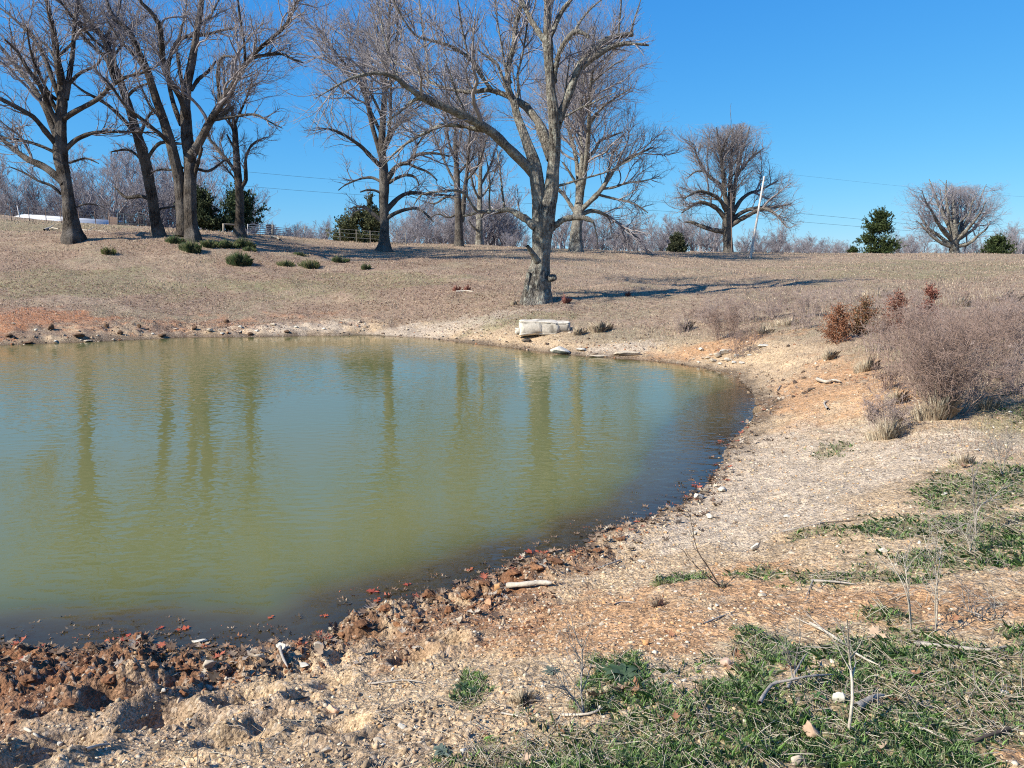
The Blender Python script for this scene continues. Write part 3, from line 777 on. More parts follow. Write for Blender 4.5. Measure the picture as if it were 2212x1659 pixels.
T1L = [L((138, 397, 9), (118, 377, 8.5), (90, 357, 8), (60, 345, 6.5), (30, 322, 5.5), (0, 297, 4.5), (-40, 262, 3.5), (-80, 240, 2)),
       L((122, 312, 6), (95, 280, 5.5), (73, 253, 5), (33, 230, 4.5), (0, 213, 4), (-50, 190, 3), (-100, 178, 1.5)),
       L((124, 300, 7), (113, 272, 6.5), (100, 240, 6), (87, 213, 5.5), (60, 173, 5), (33, 140, 4.5), (0, 100, 3.5), (-40, 60, 2)),
       L((128, 272, 6), (110, 240, 5.5), (95, 205, 5), (83, 180, 4.5), (60, 150, 4), (38, 112, 3), (10, 85, 2)),
       L((128, 210, 5), (113, 170, 5), (100, 133, 4.5), (88, 108, 4), (70, 80, 3.5), (50, 58, 3), (20, 32, 2), (-10, 10, 1)),
       L((143, 215, 6), (150, 160, 5.5), (157, 117, 5), (160, 67, 4.5), (166, 20, 4), (172, -30, 3), (178, -80, 1.5)),
       L((140, 255, 6), (160, 242, 5.5), (183, 230, 5), (213, 213, 4.5), (230, 195, 4), (247, 180, 3.5), (283, 163, 2.5), (320, 153, 1.2)),
       L((143, 322, 5), (152, 312, 5), (167, 300, 4.5), (200, 287, 4), (240, 285, 3), (283, 285, 2.2), (343, 287, 1.2)),
       L((150, 352, 2.5), (168, 346, 2.2), (187, 342, 2), (213, 353, 1)),
       L((133, 420, 3), (110, 400, 3), (85, 392, 2.4), (50, 372, 1.8), (20, 360, 1)),
       L((157, 450, 2), (190, 440, 1.6), (225, 448, 1)),
       L((122, 215, 4), (105, 200, 3.5), (80, 150, 3), (66, 110, 2.2), (58, 60, 1.5)),
       L((150, 180, 4), (170, 160, 3.5), (190, 150, 3), (210, 140, 2.5), (222, 120, 1.5)),
       L((120, 330, 3.5), (95, 318, 3.2), (60, 306, 3), (25, 300, 2.4), (-15, 292, 1.5))]
make_tree('shade_tree', 'pale-footed bare tree farthest left, standing beside the wire fence', 'tree', 46.5,
          [(157, 513, 22), (155, 500, 18), (153, 480, 15), (150, 455, 13), (147, 430, 11.5), (143, 400, 11), (138, 375, 11.5), (131, 345, 13.5), (130, 315, 13.5), (131, 280, 11), (132, 250, 10.5), (135, 210, 9.5), (132, 170, 8), (124, 133, 7), (119, 100, 6), (115, 67, 5.5), (107, 30, 4.5), (100, -5, 3.5), (92, -60, 2)],
          T1L, 21, bark=BARK_L, lv=(80, 650, 2700, 3300), extra=4, flare=.35, lens=(.8, 1, 1, 1), up=.5, limb_slope=.5, tw=.0050, sides=34)
T2L = [L((292, 290, 5), (280, 273, 4.5), (258, 250, 4), (233, 227, 3.5), (205, 210, 3), (180, 197, 2.4), (150, 173, 1.5)),
       L((318, 345, 4), (332, 322, 3.8), (350, 307, 3.5), (383, 310, 2.6), (430, 312, 1.5)),
       L((306, 345, 3.5), (292, 332, 3), (273, 323, 2.6), (240, 328, 1.5)),
       L((325, 430, 4), (305, 424, 4), (290, 425, 4), (273, 427, 3.5), (258, 415, 2.6), (247, 403, 1.5)),
       L((248, 175, 5), (238, 150, 4.5), (230, 127, 4.2), (215, 112, 3.8), (200, 100, 3.4), (184, 82, 2.8), (168, 62, 2)),
       L((252, 175, 4), (275, 165, 3.2), (300, 160, 2.8), (325, 150, 2.2), (350, 136, 1.5)),
       L((300, 300, 3.5), (312, 268, 3), (325, 245, 2.6), (347, 228, 1.8)),
       L((225, 90, 4), (240, 60, 3.6), (255, 30, 3), (262, -10, 2)),
       L((215, 70, 4), (198, 60, 3.5), (175, 50, 3), (150, 30, 2.4), (130, 0, 1.6)),
       L((330, 470, 3), (345, 452, 2.4), (375, 447, 2), (385, 445, 1.2)),
       L((270, 215, 3.5), (288, 195, 3), (305, 185, 2.4), (330, 178, 1.2))]
make_tree('shade_tree', 'leaning bare tree second from the left, its trunk slanting up to the left', 'tree', 49,
          [(343, 509, 15), (340, 490, 12.5), (335, 468, 11), (330, 433, 10.5), (324, 400, 10.5), (318, 367, 11), (311, 340, 11), (305, 317, 10.5), (297, 292, 9), (289, 266, 8.5), (280, 235, 8), (268, 200, 7.5), (256, 165, 7), (244, 135, 6.5), (235, 108, 6), (223, 82, 5.5), (205, 58, 5), (187, 35, 4.5), (167, 3, 3.5), (150, -40, 2)],
          T2L, 22, bark=BARK_L, lv=(70, 550, 2300, 2800), extra=4, flare=.25, up=.5, lens=(.8, 1, 1, 1), limb_slope=.5, tw=.0058)
T3L = [L((403, 255, 7), (392, 215, 6.5), (377, 190, 6), (360, 165, 6), (352, 140, 5.5), (350, 110, 5.5), (343, 50, 5), (332, 32, 4.5), (318, 18, 4), (298, -3, 3), (280, -40, 1.5)),
       L((392, 270, 5), (378, 235, 5), (367, 193, 4.5), (363, 160, 4.5), (365, 130, 4.5), (374, 105, 4.2), (383, 85, 4), (398, 79, 3.8), (415, 77, 3.6), (440, 76, 3.2), (460, 71, 3), (485, 64, 2.6), (511, 61, 2)),
       L((408, 345, 9), (425, 318, 8.5), (440, 290, 8), (452, 265, 7.5), (467, 240, 7), (482, 215, 6.5), (500, 187, 6), (518, 158, 5.5), (533, 133, 5), (548, 115, 4.5), (567, 100, 4), (590, 80, 3.5), (613, 60, 3), (630, 35, 2.2), (640, 5, 1.4)),
       L((533, 134, 3.8), (550, 124, 3.5), (570, 120, 3.2), (607, 116, 2.6), (632, 128, 2), (655, 135, 1.2)),
       L((475, 220, 4), (473, 190, 3.6), (470, 160, 3.4), (474, 135, 3), (482, 122, 2.6), (510, 123, 1.6)),
       L((446, 268, 5), (462, 258, 4.5), (485, 245, 4), (505, 232, 3.5)),
       L((450, 262, 4), (475, 256, 3.6), (500, 253, 3), (550, 247, 2.4), (580, 262, 1.8), (610, 277, 1)),
       L((412, 365, 3.5), (430, 366, 3), (450, 370, 2.8), (470, 358, 2.4), (484, 347, 2), (503, 340, 1)),
       L((413, 195, 4.5), (428, 172, 4), (443, 160, 3.6), (455, 148, 3.2), (467, 132, 2)),
       L((382, 108, 3), (390, 70, 3), (398, 40, 2.4), (404, 0, 1.6), (408, -40, 1)),
       L((395, 190, 4), (388, 150, 3.4), (383, 115, 3)),
       L((420, 380, 4), (428, 350, 3.5), (436, 320, 3)),
       L((530, 140, 3), (528, 100, 2.6), (522, 60, 2.4), (516, 20, 2), (512, -30, 1)),
       L((395, 362, 3), (375, 367, 2.6), (345, 366, 2.2), (330, 372, 1.2))]
make_tree('shade_tree', 'thickest bare tree of the left group, its trunk splitting into a fan of limbs', 'tree', 48,
          [(416, 509, 17), (414, 492, 13.5), (412, 460, 12.5), (411, 430, 12.5), (411, 400, 12.5), (411, 375, 12.5), (410, 345, 12), (406, 310, 12), (403, 280, 11.5), (401, 250, 11), (401, 225, 9.5), (405, 180, 8.5), (411, 150, 8), (417, 120, 7.5), (422, 90, 6.5), (427, 60, 6), (433, 20, 5.5), (437, -10, 5), (442, -70, 2.5)],
          T3L, 23, bark=BARK_L, lv=(95, 750, 3000, 3600), extra=4, flare=.35, up=.55, lens=(.75, 1, 1, 1), limb_slope=.5, tw=.0050, sides=34,
          stems=[[(395, 511, 17), (396, 494, 14), (395, 465, 13), (393, 440, 12.5), (390, 410, 12), (386, 380, 11), (375, 335, 10), (368, 305, 9.5), (360, 280, 9), (350, 250, 8.5), (340, 222, 8), (328, 185, 7.5), (317, 150, 7), (307, 128, 6.5), (296, 105, 6), (282, 72, 5), (262, 52, 4.5), (245, 38, 4), (232, 5, 3), (222, -40, 1.5)]])
make_tree('shade_tree', 'slim broken-topped bare tree beside the pasture gate', 'tree', 54,
          [(517, 504, 14), (517, 492, 11), (518, 470, 9), (518, 430, 8.5), (516, 400, 8), (513, 370, 7.5), (511, 340, 7), (509, 315, 6.5), (508, 285, 5.5), (505, 262, 4.5), (502, 240, 3)],
          [L((514, 380, 4), (500, 358, 3.8), (480, 333, 3.4), (465, 315, 3), (450, 296, 2.2), (440, 275, 1)), L((519, 405, 4.5), (530, 394, 4.5), (531, 375, 4), (530, 350, 3.2), (534, 330, 2.8), (550, 307, 2), (578, 296, 1)),
           L((503, 245, 3), (492, 215, 2.6), (484, 170, 2), (480, 130, 1.2)), L((506, 270, 3), (520, 240, 2.4), (535, 205, 2), (545, 170, 1.2)), L((510, 330, 2.5), (500, 310, 2.2), (490, 290, 1.5))],
          24, lv=(34, 300, 1600, 2400), extra=3, bark=BARK_L, up=.4, tw=.0058, limb_slope=.4)
T5L = [L((828, 362, 5), (815, 352, 4.8), (798, 335, 4.5), (781, 317, 4), (757, 300, 3.4), (731, 285, 2.8), (712, 279, 2), (685, 276, 1)),
       L((824, 345, 5), (815, 310, 5), (805, 277, 4.6), (798, 245, 4.2), (791, 217, 4), (781, 187, 3.4), (770, 168, 3), (758, 150, 2.8), (736, 128, 2.4), (715, 100, 2), (697, 75, 1.6), (680, 50, 1)),
       L((836, 390, 6), (845, 375, 5.5), (855, 360, 5), (870, 353, 4.6), (881, 353, 4.4), (890, 342, 4), (905, 333, 3.5), (940, 331, 2.6), (970, 338, 1.5)),
       L((834, 455, 6), (848, 440, 5.5), (861, 427, 5), (881, 417, 4.2), (905, 417, 3.5), (931, 420, 3), (955, 421, 2.4), (981, 424, 1.5)),
       L((838, 470, 4.5), (855, 460, 4), (875, 453, 3.6), (901, 450, 3), (920, 462, 2.4), (937, 480, 1.5)),
       L((826, 480, 5), (815, 470, 4.5), (800, 457, 4), (788, 448, 3.2), (770, 447, 2), (752, 452, 1)),
       L((822, 392, 3.2), (808, 385, 3), (798, 383, 2.8), (780, 386, 2.4), (765, 391, 2), (745, 400, 1.6), (731, 411, 1)),
       L((829, 200, 4), (848, 167, 3.6), (855, 127, 3.4), (856, 95, 3), (860, 55, 2.4), (856, 10, 1.6)),
       L((824, 290, 4), (812, 265, 3.6), (800, 240, 3.2), (790, 200, 2.8), (786, 150, 2.2), (782, 100, 1.4)),
       L((829, 330, 4), (842, 300, 3.6), (855, 275, 3.2), (872, 262, 2.6), (892, 250, 1.6)),
       L((828, 420, 3), (812, 412, 2.6), (795, 410, 2.2), (778, 415, 1.2)),
       L((881, 353, 3), (900, 362, 2.6), (925, 372, 2.2), (945, 390, 1.4)),
       L((832, 130, 3), (820, 90, 2.4), (812, 50, 2), (800, 10, 1.2)),
       L((840, 395, 4), (858, 384, 3.4), (880, 378, 3), (898, 384, 2.2), (905, 400, 1.4)),
       L((890, 343, 3), (898, 320, 2.4), (915, 295, 2), (930, 275, 1.2))]
make_tree('shade_tree', 'dark bare tree with wide low boughs, left of the big pale tree', 'tree', 58,
          [(829, 542, 16), (830, 530, 12), (830, 510, 10), (831, 483, 9), (830, 455, 9.5), (829, 433, 10), (830, 410, 10.5), (830, 383, 10.5), (828, 355, 9), (826, 333, 8), (825, 305, 7.5), (826, 283, 7), (828, 250, 6.5), (830, 217, 6), (831, 185, 5.5), (834, 160, 5), (837, 130, 4.5), (838, 100, 4), (840, 60, 3.4), (842, 20, 2.6), (844, -30, 1.5)],
          T5L, 25, bark=BARK_D, lv=(100, 900, 3900, 4800), extra=5, up=.35, lens=(1.15, 1.1, 1, 1), limb_slope=.6, tw=.0058, wb=.2)
make_tree('shade_tree', 'double-stemmed bare tree standing between the dark wide tree and the big pale tree', 'tree', 71,
          [(992, 534, 11), (992, 520, 9), (991, 490, 8.5), (990, 450, 8), (988, 420, 7), (987, 380, 6), (985, 340, 5.5), (984, 300, 4.5), (985, 260, 3.5), (988, 220, 2.5), (990, 190, 1.2)],
          [L((998, 480, 5), (1001, 450, 5), (1003, 420, 4.6), (1008, 380, 4), (1012, 340, 3.2), (1015, 290, 2.4), (1012, 240, 1.2)), L((986, 430, 3), (965, 425, 2.6), (940, 440, 2), (920, 436, 1.2)),
           L((987, 400, 3), (970, 370, 2.6), (955, 335, 2.2), (940, 300, 1.6), (930, 260, 1)), L((985, 350, 3), (970, 310, 2.6), (962, 260, 2), (955, 220, 1.2)), L((1006, 390, 3), (1025, 370, 2.4), (1040, 340, 1.8), (1050, 300, 1)),
           L((988, 460, 2.5), (970, 470, 2), (945, 462, 1.4), (925, 475, 1)), L((986, 330, 3), (996, 290, 2.4), (1000, 240, 1.8), (1002, 200, 1))],
          26, bark=BARK_D, lv=(80, 800, 4200, 5500), extra=6, up=.6, limb_slope=.5, tw=.0075)
make_tree('shade_tree', 'thin grey bare tree just left behind the big pale trunk', 'tree', 80,
          [(1035, 528, 9), (1035, 510, 7.5), (1035, 480, 7), (1036, 450, 6), (1037, 410, 4.8), (1038, 370, 4), (1040, 330, 3.2), (1041, 290, 2.4), (1042, 250, 1.2)],
          [L((1037, 475, 3.5), (1045, 460, 3), (1062, 452, 2.4), (1078, 455, 1.2)), L((1036, 430, 3), (1025, 410, 2.4), (1018, 380, 2), (1010, 340, 1)), L((1038, 400, 3), (1052, 375, 2.4), (1064, 345, 2), (1074, 310, 1)),
           L((1034, 500, 2.5), (1022, 490, 2), (1012, 475, 1))],
          27, lv=(50, 500, 2600, 3200), extra=6, up=.5, bark=BARK_H, tw=.008)
T8L = [L((1249, 440, 6), (1249, 400, 5.5), (1247, 360, 5), (1240, 320, 4.5), (1229, 283, 4), (1221, 245, 3.6), (1219, 205, 3), (1226, 165, 2), (1230, 130, 1)),
       L((1255, 425, 6), (1261, 390, 5.5), (1266, 350, 5), (1270, 310, 4.5), (1272, 270, 4), (1273, 225, 3.4), (1276, 180, 2.6), (1284, 140, 1.4)),
       L((1254, 455, 6), (1272, 438, 5.5), (1293, 417, 5), (1312, 390, 4.2), (1330, 362, 3.6), (1355, 345, 3), (1380, 332, 2.6), (1413, 317, 1.4)),
       L((1255, 465, 5), (1275, 455, 4.6), (1300, 460, 4), (1320, 472, 3.2), (1347, 490, 2.6), (1365, 505, 2), (1382, 516, 1)),
       L((1246, 462, 5), (1235, 447, 4.6), (1220, 423, 4), (1207, 410, 3.6), (1195, 395, 2.6)),
       L((1268, 340, 4), (1285, 325, 3.6), (1295, 305, 3), (1318, 295, 2.4), (1345, 285, 1.4)),
       L((1272, 270, 3), (1290, 245, 2.6), (1310, 225, 2.2), (1340, 205, 1.6), (1365, 190, 1)),
       L((1298, 408, 3), (1325, 405, 2.6), (1355, 395, 2.2), (1395, 390, 1.4), (1425, 380, .8)),
       L((1305, 400, 3), (1315, 370, 2.6), (1325, 330, 2.2), (1345, 300, 1.2)), L((1250, 360, 3), (1262, 330, 2.4), (1255, 290, 2)),
       L((1247, 400, 3), (1232, 375, 2.6), (1215, 350, 2)), L((1290, 420, 3), (1330, 430, 2.4), (1370, 440, 1.8), (1400, 460, 1)),
       L((1276, 180, 2.4), (1300, 160, 2), (1325, 140, 1.6), (1350, 130, 1)), L((1222, 240, 2.6), (1205, 200, 2.2), (1195, 160, 1.4))]
make_tree('shade_tree', 'stout bare tree with a wide lilac-grey crown, just right behind the big pale trunk', 'tree', 62,
          [(1244, 541, 17), (1245, 530, 14.5), (1245, 505, 12.5), (1247, 480, 11.5), (1250, 460, 11.5), (1251, 440, 9), (1254, 410, 7), (1256, 370, 5.5), (1258, 330, 4.5), (1256, 280, 3.6), (1255, 230, 2.8), (1252, 180, 1.5)],
          T8L, 28, bark=BARK_H, lv=(120, 1200, 6500, 9500), extra=7, up=.4, lens=(1.3, 1.2, 1, 1), limb_slope=.6, tw=.0062, wb=.17)
T9L = [L((1568, 500, 6), (1545, 498, 5), (1513, 488, 4), (1495, 480, 3), (1478, 480, 1.5)), L((1568, 475, 6), (1556, 458, 5.5), (1540, 445, 4.5), (1513, 437, 3.6), (1490, 448, 2.4), (1472, 460, 1.2)),
       L((1570, 458, 5), (1558, 435, 4.5), (1543, 423, 4), (1510, 413, 3), (1478, 428, 1.4)), L((1572, 457, 5), (1565, 420, 4.5), (1558, 400, 4), (1530, 380, 3), (1508, 345, 2), (1498, 310, 1)),
       L((1573, 457, 5), (1567, 420, 4.5), (1562, 380, 4), (1557, 335, 3), (1551, 300, 2), (1548, 275, 1)), L((1580, 460, 6), (1585, 420, 5), (1590, 385, 4.4), (1600, 335, 3.4), (1612, 300, 2.4), (1620, 272, 1)),
       L((1582, 463, 5), (1592, 445, 4.5), (1602, 430, 4), (1622, 416, 3.4), (1642, 411, 2.6), (1680, 390, 1.2)), L((1578, 488, 6), (1597, 475, 5), (1613, 467, 4.5), (1635, 455, 4), (1655, 450, 3.2), (1678, 465, 2.4), (1700, 492, 1.2)),
       L((1580, 475, 5), (1610, 455, 4), (1645, 448, 3.4), (1675, 447, 2.6), (1710, 440, 1.2)), L((1590, 385, 3), (1605, 360, 2.6), (1625, 340, 2.2), (1650, 320, 1.2)), L((1558, 335, 2.4), (1570, 300, 2), (1585, 275, 1)),
       L((1535, 384, 2.6), (1520, 370, 2.2), (1500, 372, 1.6), (1485, 385, 1))]
make_tree('shade_tree', 'round-crowned bare tree on the crest beside the leaning pole', 'tree', 84,
          [(1573, 546, 12), (1573, 535, 10.5), (1572, 515, 9.5), (1571, 495, 10), (1572, 475, 10.5), (1575, 458, 9), (1578, 430, 6), (1578, 390, 4.6), (1580, 345, 3.4), (1582, 305, 2.4), (1583, 280, 1.2)],
          T9L, 29, bark=BARK, lv=(120, 1200, 6500, 9500), extra=8, up=.35, lens=(1.15, 1.1, 1, 1), limb_slope=.6, tw=.0072, wb=.15, top_px=268, ex_len=.26)
T10L = []
_r = rngs(77)
for k, a in enumerate(np.linspace(-82, 82, 15)):
    ln = (125 if abs(a) < 50 else 100) * _r.uniform(.85, 1.08); a2 = math.radians(a)
    x0, y0 = 2062 + _r.uniform(-3, 3), 535 - _r.uniform(0, 45) * math.cos(a2)
    pts = []
    for s in np.linspace(0, 1, 6):
        b = a2 * (1 - .25 * s)
        pts.append((x0 + ln * s * math.sin(b) * (1 - .1 * s) + _r.uniform(-3, 3), y0 - ln * s * math.cos(b) * .95 - 12 * s + _r.uniform(-3, 3), 4.2 * (1 - s) + .7))
    T10L.append(pts)
make_tree('shade_tree', 'low dome-shaped bare tree at the right end of the skyline', 'tree', 92,
          [(2061, 551, 11), (2061, 540, 9), (2062, 520, 8), (2062, 495, 6.5), (2061, 470, 5), (2059, 445, 3.6), (2057, 420, 2)],
          T10L, 30, bark=BARK_H, twig=TWIG_FAR, lv=(110, 1000, 5200, 7000), extra=5, up=.2, lens=(1.1, 1.1, 1, 1), limb_slope=.7, tw=.0072, wb=.14, top_px=396)
# ---------------------------------------------------------------- evergreens
FOL = mat_vcol('cedar_foliage', rough=.8, transl=.15, var=.35, scale=3.0)
def cedar(name, label, cat, px, py, hpx, wpx, D, seed, cols=((.030, .050, .018), (.070, .090, .030)), lean=0.0, rag=.35, n=5200, group=None, base_skirt=.05, bare=0.0, sz=1.0):
    rg = rngs(seed)
    b = at(px, py, D); k = D / FPX
    gz = float(height(b[None, 0], b[None, 1], False)[0]); b[2] = gz
    Hh = float(at(px, py - hpx, D)[2] - gz); W = wpx * k / 2
    root = empty(name, b); tag(root, label, cat, group)
    nb = 80
    t = rg.random(nb) ** 1.25 * .95 + base_skirt * .4
    prof = np.interp(t, [0, .12, .35, .6, .8, 1], [.80, 1, .88, .60, .32, .04])
    a = rg.random(nb) * 6.283
    Lb = W * prof * (1 - rag * rg.random(nb)) * 1.05
    st = np.stack([lean * t * Hh, 0 * t, t * Hh * .97], 1)
    m = 6; s = np.linspace(0, 1, m)[None, :, None]
    dirv = np.stack([np.cos(a), np.sin(a), -.28 + .9 * t], 1)
    P = st[:, None] + dirv[:, None] * Lb[:, None, None] * s + np.array([0, 0, 1.0]) * (Lb[:, None, None] * .22 * s ** 2)
    R = .02 * Hh / 5 * (1.2 - s[..., 0]) * np.ones((nb, 1))
    g = Geo(); tr = np.array([[0, 0, -.2], [lean * Hh * .3, 0, Hh * .3], [lean * Hh * .95, 0, Hh * .95]])
    g.tube(resample(np.c_[tr, [.10 * Hh / 5, .07 * Hh / 5, .01]], 8)[None, :, :3], resample(np.c_[tr, [.10 * Hh / 5, .07 * Hh / 5, .01]], 8)[None, :, 3], 8)
    g.tube(P, R, 4)
    g.build('trunk', BARK_D, root)
    # sprays of scale leaves set along the boughs
    C1, R1 = sprout(P, R, 900, rg, t0=.12, ang=(20, 80), lens=.22 * W + .12, lvar=.5, up=.25, wob=.2, m=5)
    n = int(n * 2.4)
    pi = rg.integers(0, len(C1), n); f = rg.random(n) * 3.999; i0 = f.astype(int); fr = (f - i0)[:, None]
    pos = C1[pi, i0] * (1 - fr) + C1[pi, i0 + 1] * fr + rg.normal(size=(n, 3)) * .035 * sz
    d = unit(rg.normal(size=(n, 3)) + unit(C1[pi, -1] - C1[pi, 0]) * 1.3 + np.array([0, 0, .5]))
    w = unit(np.cross(d, rg.normal(size=(n, 3))))
    ln = sz * (.09 + .10 * rg.random(n))[:, None]; wd = ln * .28
    V = np.stack([pos - w * wd * .6, pos + w * wd * .6, pos + d * ln * .6 + w * wd, pos + d * ln, pos + d * ln * .6 - w * wd], 1)
    F = (np.arange(n) * 5)[:, None] + np.arange(5)[None]
    cl = rg.random(len(C1))[pi]
    c = np.array(cols[0])[None] * (1 - cl[:, None]) + np.array(cols[1])[None] * cl[:, None]
    c = c * (0.7 + .6 * rg.random((n, 1)))
    g = Geo(); g.add(V.reshape(-1, 3), F, None, np.repeat(c, 5, axis=0)); g.build('foliage', FOL, root, smooth=False)
    return root
cedar('cedar_tree', 'ragged dark green cedar alone on the right of the crest', 'evergreen', 1895, 551, 95, 104, 88, 41, lean=.03, n=9000, rag=.6)
cedar('cedar_tree', 'small dark cedar showing at the lower right of the dome-shaped tree', 'evergreen', 2155, 551, 40, 62, 86, 42, n=4000)
cedar('cedar_tree', 'tiny cedar seedling beside the ragged cedar on the crest', 'evergreen', 1842, 551, 16, 17, 88, 43, n=900)
cedar('cedar_tree', 'olive cedar bush on the crest left of the round-crowned tree', 'evergreen', 1462, 547, 40, 42, 80, 44, cols=((.05, .06, .03), (.10, .105, .055)), n=3600)
cedar('cedar_tree', 'dark cedar partly hidden behind the thick forked tree of the left group', 'evergreen', 440, 496, 82, 112, 64, 45, cols=((.03, .045, .02), (.085, .10, .05)), n=7000, base_skirt=.30, rag=.75)
cedar('cedar_tree', 'broad green cedar with drooping boughs behind the slim broken-topped tree', 'evergreen', 520, 492, 84, 112, 66, 46, cols=((.035, .06, .03), (.085, .115, .055)), n=6500, rag=.8, base_skirt=.30)
cedar('cedar_tree', 'wide low cedar at the foot of the dark wide-boughed tree', 'evergreen', 778, 527, 66, 124, 72, 47, cols=((.05, .06, .028), (.115, .12, .055)), n=7000, rag=.65)
cedar('cedar_tree', 'tall narrow cedar standing behind the dark wide-boughed tree', 'evergreen', 806, 527, 108, 66, 80, 48, cols=((.05, .055, .03), (.10, .105, .06)), n=4500, rag=.8)

# ---------------------------------------------------------------- the far row of bare trees beyond the crest
def far_variant(seed, H=10.0, spread=.42, ns=7, lv=(60, 420, 1700, 1500), tw=.0105, multi=1):
    rg = rngs(seed)
    g = Geo(); stems = []
    for q in range(multi):
        a = rg.random() * 6.28; off = (multi > 1) * .5
        top = np.array([math.cos(a) * spread * H * .35 * (multi > 1), math.sin(a) * spread * H * .35 * (multi > 1), H * (.78 + .1 * rg.random())])
        W = np.array([[off * math.cos(a), off * math.sin(a), -1, .02 * H], [off * math.cos(a), off * math.sin(a), .3, .018 * H], [top[0] * .4, top[1] * .4, H * .45, .012 * H], [*top, .002 * H]])
        W = resample(W, 14); W[2:-1, :2] += rg.normal(size=(11, 2)) * .012 * H; stems.append(W)
        g.tube(W[None, :, :3], W[None, :, 3], 7)
    S = np.stack(stems)
    E, ER = sprout(S[..., :3], S[..., 3], ns * multi if multi == 1 else int(ns * 1.5), rg, t0=.28, t1=.95, ang=(30, 58), lens=H * spread, up=.25, wob=.12, m=10, rr=.55, rmin=.03)
    c = Geo(); c.tube(E, ER, 5)
    C1, R1 = sprout(np.concatenate([E, S[:, [0, 1, 3, 4, 6, 7, 9, 10, 12, 13], :3]]), np.concatenate([ER, S[:, [0, 1, 3, 4, 6, 7, 9, 10, 12, 13], 3]]), lv[0], rg, t0=.3, ang=(25, 55), lr=.42, up=.3, wob=.15, m=7, rmin=tw * 2)
    C2, R2 = sprout(C1, R1, lv[1], rg, t0=.2, ang=(25, 55), lr=.5, up=.3, wob=.18, m=5, rmin=tw * 1.3)
    C3, R3 = sprout(C2, R2, lv[2], rg, t0=.2, ang=(25, 55), lr=.55, up=.2, wob=.2, m=4, rmin=tw)
    C4, R4 = sprout(C3, R3, lv[3], rg, t0=.2, ang=(25, 55), lr=.6, up=.2, wob=.2, m=3, rmin=tw * .8)
    c.tube(C1, R1, 4); c.tube(C2, R2, 3); c.tube(C3, R3, 3); c.tube(C4, R4, 3)
    root = empty('distant_tree', (0, 0, 0))
    t = g.build('trunk', TWIG_FAR, root); k = c.build('crown', TWIG_FAR, root)
    top = max(v[:, 2].max() for v in c.V)
    return root, top
def copy_thing(root):
    r = root.copy(); COL.objects.link(r)
    for ch in root.children:
        c = ch.copy(); COL.objects.link(c); c.parent = r
    return r
FARV = [far_variant(201, spread=.42), far_variant(202, spread=.36, ns=9), far_variant(203, spread=.5, multi=3), far_variant(204, spread=.40, multi=2), far_variant(205, spread=.32, ns=8), far_variant(206, spread=.55, multi=4, lv=(80, 500, 1700, 1300))]
_used = set()
_fr = rngs(5)
FAR_ROW = []
def far_run(x0, x1, ytop, n, D0, D1, jit=14, w=1.25, lab='among the far woods'):
    for i in range(n):
        px = x0 + (x1 - x0) * (i + _fr.uniform(.1, .9)) / n
        yt = np.interp(px, [q[0] for q in ytop], [q[1] for q in ytop]) + _fr.uniform(-jit, jit)
        FAR_ROW.append((px, yt, _fr.uniform(D0, D1), w, lab))
far_run(-60, 140, [(-60, 335), (140, 370)], 6, 114, 140, lab='behind the farthest-left trunk')
far_run(130, 340, [(130, 330), (230, 300), (340, 350)], 7, 114, 145, 25, lab='rising between the first two left trunks')
far_run(330, 560, [(330, 320), (400, 300), (480, 330), (560, 420)], 6, 110, 140, 25, lab='rising behind the thick forked tree')
far_run(150, 420, [(150, 410), (420, 430)], 6, 112, 124, 20, lab='low behind the white barn and wire fence')
far_run(560, 720, [(560, 478), (640, 482), (660, 474), (720, 462)], 9, 130, 160, 6, lab='in the low row right of the tube gates')
far_run(850, 1130, [(850, 440), (940, 425), (1130, 430)], 15, 120, 150, 22, lab='in the row left of the big pale trunk')
far_run(1030, 1110, [(1030, 340), (1110, 380)], 2, 118, 130, 15, lab='standing tall over the row near the big pale trunk')
far_run(1200, 1480, [(1200, 445), (1300, 455), (1400, 470), (1480, 462)], 15, 115, 150, 16, lab='in the row right of the big pale trunk')
far_run(1440, 1560, [(1440, 458), (1560, 462)], 7, 112, 130, 10, lab='just left of the round-crowned tree')
far_run(1600, 1700, [(1600, 480), (1700, 490)], 5, 130, 150, 10, lab='behind the pale leaning pole')
far_run(1680, 1840, [(1680, 500), (1740, 503), (1840, 524)], 10, 150, 180, 5, lab='in the low row between leaning pole and ragged cedar')
far_run(1930, 2010, [(1930, 500), (2010, 490)], 4, 120, 150, 14, lab='between the ragged cedar and dome-shaped tree')
far_run(2120, 2290, [(2120, 500), (2180, 478), (2290, 470)], 8, 110, 140, 12, lab='right of the dome-shaped tree')
SKYL = [(-100, 456), (0, 460), (200, 469), (400, 483), (600, 504), (800, 519), (1000, 528), (1200, 538), (1400, 543), (1700, 546), (2300, 550)]
def skyl(x): return float(np.interp(x, [a for a, b in SKYL], [b for a, b in SKYL]))
for x0, x1, n, hh, lab in [(-60, 330, 8, 45, 'of brush height beyond the barn'), (330, 720, 10, 22, 'of brush height beyond the left gates'), (860, 1140, 10, 45, 'of brush height left of the big trunk'),
                  (1190, 1570, 14, 38, 'of brush height right of the big trunk'), (1590, 1850, 14, 24, 'of brush height right of the leaning pole'), (1930, 2260, 16, 30, 'of brush height at the right end')]:
    far_run(x0, x1, [(x0, skyl(x0) - hh), (x1, skyl(x1) - hh)], n, 112, 135, hh * .3, 1.6, lab=lab)
